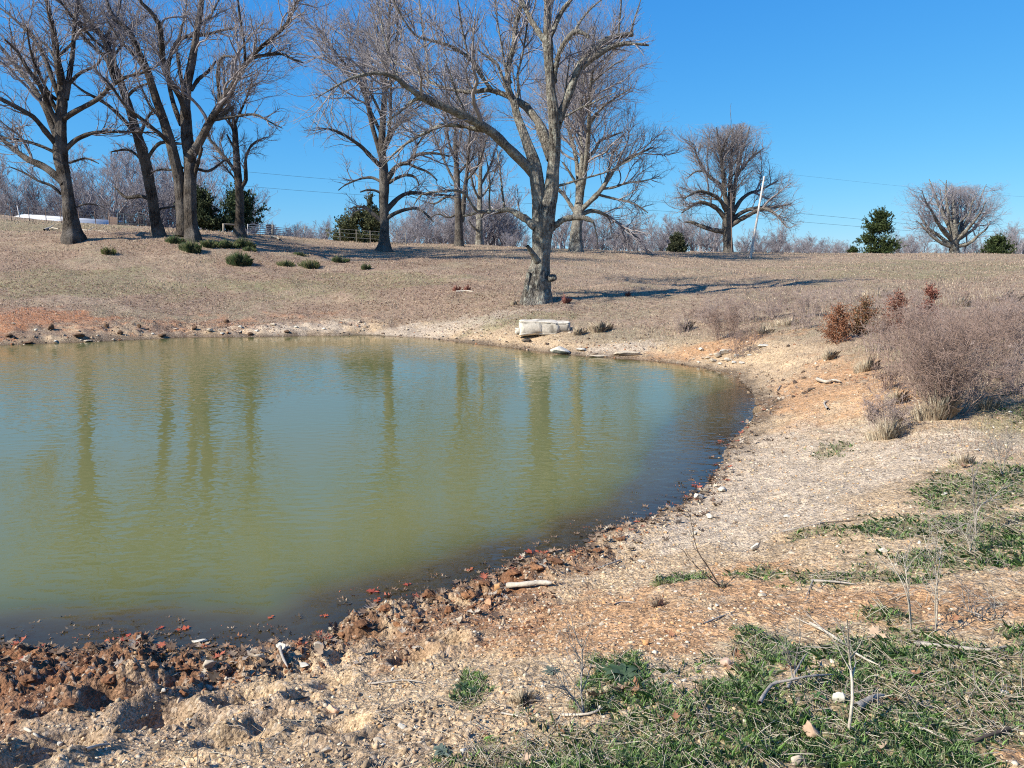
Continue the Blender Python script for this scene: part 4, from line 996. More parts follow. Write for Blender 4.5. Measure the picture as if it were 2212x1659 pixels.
for px, yt, D, w, lab in FAR_ROW:
    v = int(_fr.integers(0, len(FARV))); src, top = FARV[v]
    r = src if v not in _used else copy_thing(src); _used.add(v)
    p = at(px, yt, D); gz = float(height(p[None, 0], p[None, 1], False)[0])
    s = max(2.5, (p[2] - gz)) / top
    r.location = (p[0], p[1], gz); r.scale = (s * w * _fr.uniform(.85, 1.15), s * w * _fr.uniform(.85, 1.15), s); r.rotation_euler = (0, 0, _fr.uniform(0, 6.28))
    tag(r, 'distant bare lilac-grey tree ' + lab, 'tree', 'distant bare trees ' + lab)

# ---------------------------------------------------------------- poles, wires, fences, barn
WOOD = plain_mat('weathered_wood', (.26, .225, .185), scale=14, bump=.3)
POLE = plain_mat('pale_pole_wood', (.50, .46, .41), scale=9, var=.15)
DSTEEL = plain_mat('dark_painted_steel', (.035, .045, .05), rough=.5, var=.15)
GSTEEL = plain_mat('galvanised_steel', (.38, .38, .38), rough=.5, var=.15)
WHITEM = plain_mat('white_metal_roofing', (.46, .46, .46), rough=.9, var=.06, scale=.6)
RUSTY = plain_mat('rusty_post', (.16, .11, .085), var=.25)
def line_tube(g, pts, r, S=8):
    P = np.array(pts, float); n = len(P)
    g.tube(P[None], np.full((1, n), r) if np.isscalar(r) else np.array(r, float)[None], S)
def capped_post(g, p0, p1, r0, r1, S=10):
    p0 = np.array(p0, float); p1 = np.array(p1, float); u = (p1 - p0)
    g.tube(np.stack([p0, p0 + u * .5, p1, p1 + unit(u) * .004])[None], np.array([[r0, (r0 + r1) / 2, r1, .001]]), S)
def pole(label, a, b, D, r0, r1, mat, fittings=True, name='utility_pole'):
    p0 = at(*a, D); p1 = at(*b, D); base = p0.copy()
    gz = float(height(p0[None, 0], p0[None, 1], False)[0]); d = unit(p1 - p0)
    p0 = p0 - d * (p0[2] - gz + .4)
    root = empty(name, base); tag(root, label, 'pole')
    g = Geo(); capped_post(g, p0 - base, p1 - base, r0, r1); g.build('shaft', mat, root)
    if fittings:
        g = Geo(); q = (p1 - base) - d * .35
        line_tube(g, [q + np.array([-.2, 0, 0]), q + np.array([.2, 0, 0])], .03, 6); g.build('bracket', DSTEEL, root)
    return root
pole('pale leaning wooden pole on the crest right of the round-crowned tree', (1621, 557), (1651, 381), 66, .11, .07, POLE)
pole('thin upright wooden pole in front of the round-crowned tree', (1581, 548), (1579, 416), 80, .055, .04, RUSTY)
def wire(label, pts, D0, D1, r=.018):
    n = 40
    xs = np.linspace(pts[0][0], pts[-1][0], n); ys = np.interp(xs, [p[0] for p in pts], [p[1] for p in pts])
    ys = np.convolve(np.pad(ys, 4, 'edge'), np.ones(9) / 9, 'valid')
    D = np.linspace(D0, D1, n)
    P = at(xs, ys, D); g = Geo(); g.tube(P[None], np.full((1, n), r), 5)
    o = g.build('power_line', DSTEEL); tag(o, label, 'power line')
wire('upper of the two lower wires strung across the sky above the crest', [(380, 355), (540, 372), (700, 388), (1400, 434), (1730, 460), (1990, 487), (2260, 512)], 118, 125)
wire('lowest wire strung across the sky just above the crest', [(380, 388), (540, 403), (700, 418), (1400, 452), (1740, 480), (1960, 498), (2260, 523)], 118, 125)
wire('faint topmost wire crossing the sky to the right of the round-crowned tree', [(1300, 335), (1720, 378), (1940, 402), (2260, 430)], 150, 170, .012)

def wire_fence():
    top = [(-90, 463), (-20, 464), (27, 466), (65, 465), (100, 459), (133, 460), (172, 462), (207, 464), (236, 455), (300, 470)]
    bot = [(-90, 496), (-20, 497), (27, 496), (65, 497), (100, 480), (133, 489), (172, 486), (207, 484), (236, 484), (300, 486)]
    D = [62, 64, 65, 66, 70, 69, 72, 74, 76, 79]
    b0 = at(*bot[3], D[3]); root = empty('wire_fence', b0); tag(root, 'thin wire fence on rusty posts running behind the farthest-left trees', 'fence')
    tops = []
    for (a, b, d) in zip(top, bot, D):
        q = at(*b, d); gz = float(height(q[None, 0], q[None, 1], False)[0]); q[2] = gz
        g = Geo(); capped_post(g, q - b0 - np.array([0, 0, .3]), q - b0 + np.array([_fr.uniform(-.05, .05), 0, 1.25]), .035, .03, 6); g.build('fence_post', RUSTY, root); tops.append(q)
    g = Geo()
    for h in (.3, .6, .9, 1.18):
        line_tube(g, [q - b0 + np.array([0, 0, h]) for q in tops], .007, 4)
    g.build('wire', GSTEEL, root)
wire_fence()
def right_wire_fence():
    base = at(659, 524, 70); root = empty('wire_fence', base); tag(root, 'low wire fence on thin posts crossing the slope right of the tube gates', 'fence')
    ps = []
    for px in (640, 659, 735, 770, 800, 858, 876):
        D = 68; q = at(px, 520, D); gz = float(height(q[None, 0], q[None, 1], False)[0]); q[2] = gz; ps.append(q)
        g = Geo(); capped_post(g, q - base - np.array([0, 0, .2]), q - base + np.array([0, 0, 1.1]), .03, .03, 6); g.build('fence_post', WOOD, root)
    g = Geo()
    for h in (.4, .75, 1.05): line_tube(g, [q - base + np.array([0, 0, h]) for q in ps], .006, 4)
    g.build('wire', GSTEEL, root)
right_wire_fence()
def rail_gate(label, px0, px1, yt0, yt1, yb0, yb1, D0, D1, rails, mat, r=.028, name='metal_gate', uprights=(0, .5, 1.0), cat='gate'):
    A0, A1 = at(px0, yt0, D0), at(px1, yt1, D1); B0, B1 = at(px0, yb0, D0), at(px1, yb1, D1)
    base = (B0 + B1) / 2; root = empty(name, base); tag(root, label, cat)
    g = Geo()
    for k in range(rails):
        f = k / (rails - 1) * .92; line_tube(g, [A0 * (1 - f) + B0 * f - base, A1 * (1 - f) + B1 * f - base], r, 6)
    g.build('rail', mat, root)
    for u in uprights:
        g = Geo(); a = A0 * (1 - u) + A1 * u; b = B0 * (1 - u) + B1 * u
        capped_post(g, b - base - np.array([0, 0, .1]), a - base + np.array([0, 0, .04]), r * 1.3, r * 1.3, 8); g.build('upright', mat, root)
    return root
rail_gate('dark steel gate standing behind the leaning tree', 255, 312, 461, 467, 484, 487, 78, 78, 2, DSTEEL, .05, uprights=(0, .23, 1.0))
rail_gate('left of the two silver tube gates beside the slim broken-topped tree', 535, 587, 485, 486, 506, 509, 64, 66, 6, GSTEEL)
rail_gate('right of the two silver tube gates, farther from the trees', 592, 627, 491, 494, 508, 511, 66, 67, 5, GSTEEL, uprights=(0, 1.0))
rail_gate('wooden corner brace of two posts and a rail left of the tube gates', 483, 527, 484, 487, 503, 506, 62, 63, 2, WOOD, .07, name='fence_brace', uprights=(0, 1.0), cat='fence')
pole('square-topped wooden gate post between the two tube gates', (589, 511), (589, 485), 66, .10, .10, WOOD, False, name='gate_post')
def feeder():
    b = at(582, 508, 68.5); gz = float(height(b[None, 0], b[None, 1], False)[0]); b[2] = gz
    root = empty('feed_bin', b); tag(root, 'grey boxy feed bin with a pale lid behind the tube gates', 'bin')
    import bmesh
    for nm, s, z, m in (('body', (.42, .42, .85), .43, plain_mat('grey_bin', (.25, .24, .25))), ('lid', (.50, .50, .12), .92, WHITEM)):
        bm = bmesh.new(); bmesh.ops.create_cube(bm, size=1.0); bmesh.ops.scale(bm, vec=s, verts=bm.verts); bmesh.ops.translate(bm, vec=(0, 0, z), verts=bm.verts)
        bmesh.ops.bevel(bm, geom=bm.edges[:], offset=.03, segments=2, affect='EDGES')
        me = bpy.data.meshes.new(nm); bm.to_mesh(me); me.materials.append(m); o = bpy.data.objects.new(nm, me); COL.objects.link(o); o.parent = root
feeder()
def quadbox(g, P, Q, w, h0, h1, ridge=None):
    """long box between ground points P and Q, width w (in y), from h0 to h1; ridge lifts the middle"""
    P = np.array(P, float); Q = np.array(Q, float); n = np.array([0, w, 0.0])
    ring = lambda c: [c + [0, 0, h0] - n / 2, c + [0, 0, h1] - n / 2] + ([c + [0, 0, ridge]] if ridge else []) + [c + [0, 0, h1] + n / 2, c + [0, 0, h0] + n / 2]
    a, b = ring(P), ring(Q); m = len(a); V = np.array(a + b)
    F = [np.array([[i, (i + 1) % m, m + (i + 1) % m, m + i] for i in range(m)])]
    F.append(np.array([list(range(m))[::-1]])); F.append(np.array([[m + i for i in range(m)]]))
    g.add(V, F)
def barn():
    A = at(18, 458.5, 93); B = at(237, 474, 98)
    zt = (A[2] + B[2]) / 2; gz = 5.0; base = np.array([A[0], A[1] + 3, gz]); root = empty('long_barn', base)
    tag(root, 'long low white barn seen over the crest behind the left trees', 'barn')
    P = np.zeros(3); Q = np.array([B[0] - A[0], B[1] - A[1], B[2] - A[2]])
    hh = A[2] - gz
    g = Geo(); quadbox(g, P + [.3, 0, 0], Q - [.3, 0, 0], 9, -.5, hh - .95); g.build('wall', plain_mat('white_siding', (.46, .46, .46), var=.05), root, smooth=False)
    g = Geo(); V0 = [P + [0, -5, hh - 1.0], Q + [0, -5, hh - 1.0], Q + [0, 0, hh], P + [0, 0, hh], P + [0, 5, hh - 1.0], Q + [0, 5, hh - 1.0]]
    V1 = [v - np.array([0, 0, .08]) for v in V0]
    V = np.array(V0 + V1); F = np.array([[0, 1, 2, 3], [3, 2, 5, 4], [9, 8, 7, 6], [10, 11, 8, 9], [0, 6, 7, 1], [4, 5, 11, 10], [0, 3, 9, 6], [3, 4, 10, 9], [1, 7, 8, 2], [2, 8, 11, 5]])
    g.add(V, F); g.build('roof', WHITEM, root, smooth=False)
    # board fence at the right end of the barn
    C = at(256, 484, 92); b2 = at(236, 484, 92); r2 = empty('board_fence', b2); tag(r2, 'grey board fence at the right-hand end of the long white barn', 'fence')
    for k in range(14):
        f = k / 13; p = b2 * (1 - f) + C * f - b2
        g = Geo(); top = at(236 + 20 * f, 467 + 3 * f, 92)[2] - b2[2] + _fr.uniform(-.04, .04)
        quadbox(g, p + [-.04, 0, 0], p + [.04, 0, 0], .03, -1.2, top); g.build('board', RUSTY, r2, smooth=False)
barn()
pole('short white leaning pipe above the left end of the barn', (40, 458), (37, 444), 90, .06, .05, WHITEM, False, name='vent_pipe')
# ---------------------------------------------------------------- small-thing toolkit
import bmesh
def ico(sub=1):
    bm = bmesh.new(); bmesh.ops.create_icosphere(bm, subdivisions=sub, radius=1.0)
    V = np.array([v.co[:] for v in bm.verts]); F = np.array([[v.index for v in f.verts] for f in bm.faces]); bm.free(); return V, F
ICO1, ICO2, ICO3, ICO4 = ico(1), ico(2), ico(3), ico(4)
def n3(P, s, seed):
    return (fbm(P[:, 0] * s + P[:, 2] * s * .7 + seed, P[:, 1] * s - P[:, 2] * s * .6, seed, 3) - .5) * 2
def rock_shape(seed, base=ICO3, facets=9, rough=.12, dims=(1, 1, .6), dcut=.12):
    """a stone: sphere cut by random planes, then weathered"""
    rg = rngs(seed); V, F = base; V = V.copy()
    for i in range(facets):
        n = unit(rg.normal(size=3)); d = rg.uniform(.55, .9)
        s = V @ n; V = V - np.maximum(s - d + dcut, 0)[:, None] * n
    V = V * (1 + rough * n3(V, 2.2, seed)[:, None] + rough * .4 * n3(V, 6, seed + 5)[:, None])
    return V * np.array(dims), F
def rotz(V, a): c, s = math.cos(a), math.sin(a); return V @ np.array([[c, s, 0], [-s, c, 0], [0, 0, 1]])
def rot_many(V, ax, ay, az):
    """rotate variant verts (m,3) by n euler triples -> (n,m,3)"""
    ca, sa, cb, sb, cc, sc = np.cos(ax), np.sin(ax), np.cos(ay), np.sin(ay), np.cos(az), np.sin(az)
    R = np.empty((len(ax), 3, 3))
    R[:, 0, 0] = cc * cb; R[:, 0, 1] = cc * sb * sa - sc * ca; R[:, 0, 2] = cc * sb * ca + sc * sa
    R[:, 1, 0] = sc * cb; R[:, 1, 1] = sc * sb * sa + cc * ca; R[:, 1, 2] = sc * sb * ca - cc * sa
    R[:, 2, 0] = -sb; R[:, 2, 1] = cb * sa; R[:, 2, 2] = cb * ca
    return np.einsum('nij,mj->nmi', R, V)
def scatter(g, variants, P, S, rg, tilt=.3, cols=None, az=None):
    n = len(P); which = rg.integers(0, len(variants), n)
    for k, (V, F) in enumerate(variants):
        m = which == k; c = m.sum()
        if not c: continue
        A = rg.uniform(0, 6.283, c) if az is None else az[m]
        X = rot_many(V, rg.normal(size=c) * tilt, rg.normal(size=c) * tilt, A) * (S[m][:, None, None] if S.ndim == 1 else S[m][:, None, :]) + P[m][:, None]
        FF = (np.arange(c) * len(V))[:, None, None] + F[None]
        g.add(X.reshape(-1, 3), FF.reshape(-1, F.shape[1]), None, np.repeat(cols[m], len(V), axis=0))
def oak_leaf(seed, curl=.25):
    rg = rngs(seed)
    out = [(0, -.5), (.05, -.38), (.16, -.32), (.08, -.18), (.27, -.12), (.11, .0), (.36, .10), (.13, .20), (.24, .36), (.07, .36), (0, .52)]
    L_ = [(x * rg.uniform(.85, 1.15), y) for x, y in out]
    pts = L_ + [(-x, y + rg.uniform(-.02, .02)) for x, y in L_[1:-1][::-1]]
    V = np.array([(x, y, curl * (1.8 * x * x + .8 * y * y) + rg.uniform(-.03, .03)) for x, y in pts] + [(0, -.25, -.0), (0, .0, -.02), (0, .25, .0)])
    n = len(pts); F = []
    cidx = lambda y: n if y < -.12 else (n + 1 if y < .13 else n + 2)
    for i in range(n):
        j = (i + 1) % n; ya = (pts[i][1] + pts[j][1]) / 2
        F.append((i, j, cidx(ya)))
    F += [(3, n + 1, n), (n - 3, n, n + 1), (6, n + 2, n + 1), (n - 6, n + 1, n + 2)]
    return V, np.array(F)
LEAVES = [oak_leaf(i, c) for i, c in enumerate((.15, .5, .8, -.4, .3, 1.1))]
def polar_pts(n, rg, r0, r1, az=44, power=0.0):
    a = np.radians(rg.uniform(-az, az, n)); u = rg.random(n)
    r = r0 * (r1 / r0) ** u if power == 0 else (r0 ** power + u * (r1 ** power - r0 ** power)) ** (1 / power)
    return r * np.sin(a), r * np.cos(a)
def on_ground(x, y, dz=0.0):
    z, d = height(x, y, True, True); return np.stack([x, y, z + dz], 1), d

STONE = mat_vcol('limestone', rough=.92, var=.22, scale=18, bump=.5, spec=.15)
CLAYM = mat_vcol('clay_clod', rough=.95, var=.3, scale=30, bump=.9, spec=.1)
LEAFM = mat_vcol('dead_leaf', rough=.75, transl=.2, var=.25, scale=40)
GRASSM = mat_vcol('grass_blade', rough=.5, transl=.5, var=.15, scale=6)
STRAW = mat_vcol('dry_stalk', rough=.8, transl=.15, var=.2, scale=25)

# ---------------------------------------------------------------- uncountable ground cover
def build_gravel():
    rg = rngs(301); g = Geo()
    var = [rock_shape(400 + i, ICO1, 5, .15, (1, rg.uniform(.6, .95), rg.uniform(.4, .7))) for i in range(6)]
    x, y = polar_pts(60000, rg, 1.9, 24)
    d0 = shore_dist(x, y); k = (d0 > -.05)
    x, y = x[k], y[k]
    dens = .35 + .65 * sstep(.45, .62, fbm(x * 1.3, y * 1.3, 303, 4))
    dens *= 1 - .8 * anym(x, y, GRASSZ, wob=.9); dens *= np.where((y > 13) & (x > 0), .6, 1) * (1 - .75 * sstep(3, 6, x) * sstep(12, 16, y))
    dens = np.maximum(dens, 1.2 * anym(x, y, PALE, wob=.6))
    k = rg.random(len(x)) < dens; x, y = x[k], y[k]
    P, d = on_ground(x, y)
    r = np.hypot(x, y); S = (.003 + .011 * rg.random(len(x)) ** 5) * (1 + r * .10)
    c = np.array([[.46, .37, .25], [.42, .31, .19], [.52, .45, .34], [.34, .22, .13], [.46, .28, .14]])[rg.integers(0, 5, len(x))] * rg.uniform(.8, 1.2, (len(x), 1))
    c = np.where((mud_mask(x, y, d) > .4)[:, None] & (rg.random(len(x)) < .7)[:, None], np.array([[.26, .12, .06]]) * rg.uniform(.6, 1.2, (len(x), 1)), c)
    scatter(g, var, P, S, rg, .4, c)
    tag(g.build('gravel', STONE, smooth=False), 'loose pale gravel and crumbs of clay strewn over the bare bank', None, None, 'stuff')
build_gravel()

def blades(x, y, h, w, rg, cols, lean=.5, curl=.4, dz=-.01, seg=2):
    P, d = on_ground(x, y, dz); n = len(x)
    a = rg.uniform(0, 6.283, n); le = lean * rg.random(n)
    dirx = np.stack([np.cos(a), np.sin(a), np.zeros(n)], 1); sd = np.stack([-np.sin(a + rg.normal(size=n) * .6), np.cos(a), np.zeros(n)], 1)
    up = np.array([0, 0, 1.0])
    H_ = h[:, None]; W_ = w[:, None] / 2
    p1 = P + H_ * (.55 * up + dirx * le[:, None] * .35); p2 = P + H_ * ((1 - .35 * curl * le[:, None] * 2) * up * .95 + dirx * (le[:, None] * (1 + curl)))
    V = np.stack([P - sd * W_, P + sd * W_, p1 + sd * W_ * .8, p2, p1 - sd * W_ * .8], 1)
    F = (np.arange(n) * 5)[:, None] + np.arange(5)[None]
    return V.reshape(-1, 3), F, np.repeat(cols, 5, axis=0)
def tri_blades(x, y, h, w, rg, cols, lean=.4):
    P, d = on_ground(x, y, -.01); n = len(x)
    a = rg.uniform(0, 6.283, n); o = np.stack([np.cos(a), np.sin(a), 0 * a], 1) * (lean * rg.random(n) * h)[:, None]
    s = np.stack([np.ones(n), rg.normal(size=n) * .4, 0 * a], 1) * (w / 2)[:, None]
    V = np.stack([P - s, P + s, P + o + np.array([0, 0, 1.0]) * h[:, None]], 1)
    return V.reshape(-1, 3), (np.arange(n) * 3)[:, None] + np.arange(3)[None], np.repeat(cols, 3, axis=0)

def build_grass():
    rg = rngs(311)
    x, y = polar_pts(760000, rg, 1.7, 13)
    m = anym(x, y, GRASSZ, wob=1.0, soft=.5)
    cl = sstep(.44, .56, fbm(x * 4.2, y * 4.2, 313, 4)); cl2 = sstep(.35, .6, fbm(x * 1.4, y * 1.4, 317, 3))
    k = rg.random(len(x)) < m * (.35 + .65 * cl) * (.5 + .5 * cl2)
    x, y = x[k], y[k]; n = len(x); r = np.hypot(x, y)
    h = rg.uniform(.015, .055, n) * (.6 + .8 * fbm(x * 3, y * 3, 319, 2)); w = (.0017 + .0003 * r) * rg.uniform(.7, 1.3, n)
    pal = np.array([[.22, .36, .11], [.28, .43, .15], [.36, .50, .20], [.27, .36, .20], [.50, .45, .31], [.38, .43, .22]])
    t = rg.choice(6, n, p=[.24, .25, .16, .15, .10, .10]); c = pal[t] * rg.uniform(.75, 1.25, (n, 1))
    V, F, C = blades(x, y, h, w, rg, c, lean=1.0, curl=.5)
    g = Geo(); g.add(V, F, None, C)
    tag(g.build('grass', GRASSM, smooth=False), 'short green winter grass growing in patches on the near bank', None, None, 'stuff')
    # dead thatch lying among it
    x, y = polar_pts(60000, rg, 1.7, 14)
    m = np.maximum(anym(x, y, GRASSZ, wob=1.1), .30 * (shore_dist(x, y) > .8) * (x > -1.5) * sstep(.45, .6, fbm(x * 1.1, y * 1.1, 331, 3)))
    k = rg.random(len(x)) < m * .5; x, y = x[k], y[k]; n = len(x); r = np.hypot(x, y)
    P, d = on_ground(x, y, .006); a = rg.uniform(0, 6.283, n); Ln = rg.uniform(.02, .10, n) * (1 + .1 * r); e = rg.uniform(-.1, .35, n)
    dv = np.stack([np.cos(a), np.sin(a), e], 1) * Ln[:, None]; md = P + dv * .5 + rg.normal(size=(n, 3)) * .006
    g = Geo(); T_ = np.stack([P, md, P + dv], 1); g.tube(T_, np.repeat((.0011 + .0002 * r)[:, None], 3, 1), 3, None)
    c = np.array([[.42, .35, .25], [.34, .29, .23], [.50, .44, .33], [.22, .17, .13]])[rg.integers(0, 4, n)]
    g.C = [np.repeat(c, 9, axis=0)]
    tag(g.build('thatch', STRAW, smooth=False), 'dead grass stems littering the near bank', None, None, 'stuff')
build_grass()

def build_field():
    rg = rngs(321)
    x, y = polar_pts(330000, rg, 9, 92, 40, .2)
    d = shore_dist(x, y)
    right = sstep(3.5, 6, x) ; k = (d > .35) & ((y > 14) | (x + .35 * y > 7.2))
    k &= rg.random(len(x)) < (.35 + .65 * sstep(.36, .58, fbm(x * .6, y * .6, 323, 4))) * (.25 + .75 * sstep(.6, 2.6, d)) * (1 - .7 * anym(x, y, ORANGE, wob=.8))
    x, y = x[k], y[k]; n = len(x); r = np.hypot(x, y)
    h = rg.uniform(.02, .085, n) * (.3 + 1.3 * fbm(x * .3, y * .3, 327, 3)) * np.interp(r, [10, 25, 90], [.8, 1.0, 1.9]); w = .006 + .0006 * r * rg.uniform(.6, 1.4, n)
    pal = np.array([[.42, .32, .23], [.36, .26, .19], [.50, .41, .30], [.28, .19, .145], [.25, .22, .13], [.37, .25, .19]])
    c = pal[rg.choice(6, n, p=[.28, .24, .16, .14, .08, .10])] * rg.uniform(.8, 1.2, (n, 1))
    V, F, C = tri_blades(x, y, h, w, rg, c)
    g = Geo(); g.add(V, F, None, C)
    tag(g.build('dry_grass', STRAW, smooth=False), 'short dry tan pasture grass covering the slope', None, None, 'stuff')
    # fallen leaves blown over the far bank
    x, y = polar_pts(70000, rg, 21, 60, 40, 1.0)
    d = shore_dist(x, y); lm = sstep(6, -4, x) * sstep(24, 29, y) * sstep(60, 48, y) * sstep(.33, .5, fbm(x * .28, y * .45, 131, 4)); lm = np.maximum(lm, .12)
    k = (d > .4) & (rg.random(len(x)) < lm); x, y = x[k], y[k]; n = len(x)
    P, d = on_ground(x, y, .02)
    Q = np.array([(-.5, -.2, .0), (.05, -.45, .18), (.5, .1, .02), (.0, .4, .15)]); QF = np.array([[0, 1, 2, 3]])
    c = np.array([[.24, .15, .105], [.32, .21, .15], [.38, .29, .22], [.28, .18, .15], [.20, .125, .095]])[rg.integers(0, 5, n)] * rg.uniform(.8, 1.2, (n, 1))
    g = Geo(); scatter(g, [(Q, QF), (Q * [1, 1, 2.5], QF)], P, rg.uniform(.035, .085, n), rg, .4, c)
    tag(g.build('fallen_leaves', LEAFM, smooth=False), 'brown oak leaves scattered over the far slope', None, None, 'stuff')
build_field()

def build_litter():
    rg = rngs(341); n0 = 90000
    x, y = polar_pts(n0, rg, 4.0, 15, 42)
    z, d = height(x, y, True, True)
    w = np.interp(d, [-1.25, -.95, -.5, -.05, .10, .35, .45], [0, .15, .8, 1, .25, .02, 0]) * (y < 13) 
    k = rg.random(n0) < w * .30 * (x > -6) * sstep(.25, .5, fbm(x * 2.3, y * 2.3, 347, 3)); x, y, z, d = x[k], y[k], z[k], d[k]; n = len(x)
    z = np.where(z < -.004, np.minimum(z * rg.uniform(.6, 1.0, n), -.012), z + .008)
    P = np.stack([x, y, z], 1)
    c = np.array([[.14, .095, .065], [.22, .14, .09], [.32, .10, .06], [.30, .22, .15], [.09, .07, .055], [.38, .17, .08]])[rg.choice(6, n, p=[.27, .25, .10, .17, .17, .04])] * rg.uniform(.8, 1.25, (n, 1))
    g = Geo(); scatter(g, LEAVES, P, rg.uniform(.06, .13, n), rg, np.where(P[:, 2] < 0, .05, .3).mean(), c)
    tag(g.build('leaf_litter', LEAFM, smooth=False), 'drowned brown oak leaves matted along the near waterline', None, None, 'stuff')
    # dry leaves on the far and right margins
    x, y = polar_pts(30000, rg, 4.5, 30, 42, 1.0); z, d = height(x, y, True, True)
    k = (d > -.03) & (d < .9) & (rg.random(len(x)) < .55 * np.interp(d, [0, .3, .9], [1, .6, .1])); x, y, z = x[k], y[k], z[k]; n = len(x)
    c = np.array([[.15, .10, .07], [.27, .20, .145], [.38, .31, .24], [.10, .075, .055], [.46, .39, .30]])[rg.integers(0, 5, n)]
    g = Geo(); scatter(g, LEAVES, np.stack([x, y, z + .012], 1), rg.uniform(.05, .14, n), rg, .5, c)
    tag(g.build('shore_litter', LEAFM, smooth=False), 'dry leaves and trash line along the margins of the pond', None, None, 'stuff')
build_litter()

# ---------------------------------------------------------------- rocks, one by one
def rock(px, py, wpx, hpx, label, seed, col=(.62, .56, .46), group=None, yaw=None, name='rock', mat=None, base=None, facets=9, rough=.12, depth=.75, sink=.25, tilt=0.0, cat='rock', dscale=1.0, dcut=.15):
    P = ground_hit(px, py, True); k = P[1] / FPX; rg = rngs(seed)
    w, h = wpx * k / 2, hpx * k / 2
    V, F = rock_shape(seed, base or (ICO3 if wpx > 12 else ICO2), facets, rough, (1, depth, 1.0), dcut=dcut)
    V = V / np.abs(V[:, 0]).max(); V[:, 2] /= np.abs(V[:, 2]).max()
    V = V * np.array([w, w * dscale, h])
    if tilt: c, s = math.cos(tilt), math.sin(tilt); V = V @ np.array([[c, 0, s], [0, 1, 0], [-s, 0, c]])
    if yaw: V = rotz(V, yaw)
    V[:, 2] += h * (1 - sink)
    o = mesh_np(name, V, F, mat or STONE, None, False, col=np.clip(np.array(col)[None] * (1 + .18 * n3(V * (4 / w), 1.0, seed)[:, None]), .01, .9))
    o.location = P
    tag(o, label, cat, group); return o
def boulder():
    P = ground_hit(1172, 724, True); k = P[1] / FPX
    root = empty('boulder', P); tag(root, 'big layered white limestone block below the old pale tree', 'boulder')
    blocks = [((-26, 1), 30, 19, 17, 501), ((4, 0), 34, 17, 17, 502), ((38, 1), 22, 15, 15, 503), ((-38, -8), 22, 8, 9, 504), ((12, -10), 40, 6, 8, 505), ((50, 5), 12, 9, 9, 506)]
    for (cx, cz), w, h, dp, sd in blocks:
        V, F = rock_shape(sd, ICO4, 6, .05, (1, 1, 1)); rg = rngs(sd)
        V = np.sign(V) * np.abs(V) ** .45                      # squared-off block
        V = V / np.abs(V).max(0)
        V[:, 2] += .10 * V[:, 0] * rg.uniform(-1, 1)
        lay = .045 * (np.abs(((V[:, 2] * 2.6 + .25 * n3(V, 1.5, sd)) % 1) - .5) < .10)     # bedding cracks
        q = np.hypot(V[:, 0], V[:, 1])[:, None]
        V[:, :2] *= (1 - lay[:, None] * 1.6)
        V += unit(V) * (.035 * n3(V, 5, sd + 2))[:, None]
        V = V * np.array([w * k, dp * k * 1.3, h * k]); V += np.array([cx * k, dp * k * .6, (cz + 16) * k])
        c = np.array([.56, .50, .41])[None] * (1 + .18 * n3(V * 2.5, 1.0, sd)[:, None])
        c = np.where(lay[:, None] > 0, c * .45, c); c = c * (1 - .5 * sstep(.55, .75, fbm(V[:, 0] * 3 + 5, V[:, 2] * 7, sd, 4))[:, None])
        mesh_np('slab', V, F, STONE, root, False, col=np.clip(c, 0, .85))
boulder()
W1 = (.52, .48, .40); W2 = (.43, .36, .27); W3 = (.38, .29, .19); OR = (.50, .27, .12)
rock(1210, 766, 44, 20, 'flat tilted white slab resting on the water edge', 510, W1, facets=12, tilt=-.22, depth=.8, rough=.05)
rock(1254, 757, 24, 7, 'small flat white stone behind the tilted slab', 511, W1, facets=6)
rock(1350, 768, 70, 11, 'long low pale ledge of rock along the far waterline', 512, W2, facets=5, dscale=.35, yaw=-.08, rough=.2)
rock(1290, 771, 62, 6, 'thin sandy ledge tapering into the water beside the tilted slab', 513, W2, facets=5, dscale=.3, rough=.2)
rock(1137, 738, 22, 7, 'flat stone coloured dark as the shadow under the front of the big white block', 514, (.10, .08, .06), facets=5)  # near-black colour paints in the shadow below the block
rock(1648, 749, 26, 7, 'lone flat white stone on the slope left of the thicket', 515, W1, facets=6)
rock(1516, 758, 14, 9, 'upright small white stone left of the rock cluster', 516, W1)
for i, (a, b, w, h) in enumerate([(1550, 772, 20, 12), (1562, 765, 28, 12), (1572, 780, 22, 9), (1540, 782, 18, 9), (1590, 770, 14, 8), (1585, 784, 12, 6), (1528, 775, 12, 6), (1602, 786, 14, 6), (1555, 788, 10, 6), (1536, 768, 10, 5), (1576, 758, 12, 6), (1618, 768, 12, 5), (1498, 777, 10, 4), (1508, 784, 9, 5)]):
    rock(a, b, w, h, 'white stone in the cluster of rocks at the far right corner of the pond', 520 + i, W1 if i % 3 else W2, 'white stones in the far right cluster')
for i, (a, b) in enumerate([(970, 712), (955, 728), (925, 725), (1000, 722), (1040, 728), (880, 712), (1080, 735), (1060, 722), (905, 716), (985, 732), (1020, 736), (1092, 722)]):
    rock(a, b, 8 + (i * 7) % 7, 4, 'small pale stone on the stony far shore left of the white block', 540 + i, W2, 'pale stones on the far shore')
for i, (a, b, w, h) in enumerate([(480, 722, 12, 6), (455, 716, 16, 8), (520, 708, 10, 6), (190, 738, 14, 5), (77, 715, 10, 7), (245, 735, 8, 5), (120, 738, 10, 4), (590, 704, 14, 7), (640, 708, 10, 5), (380, 712, 12, 5), (330, 722, 9, 4), (420, 724, 8, 4), (700, 712, 10, 5), (30, 700, 9, 4), (555, 716, 12, 5), (170, 716, 8, 4)]):
    rock(a, b, w, h, 'whitish stone on the eroded red bank across the pond', 560 + i, W2 if i % 2 else W1, 'stones on the red far bank')
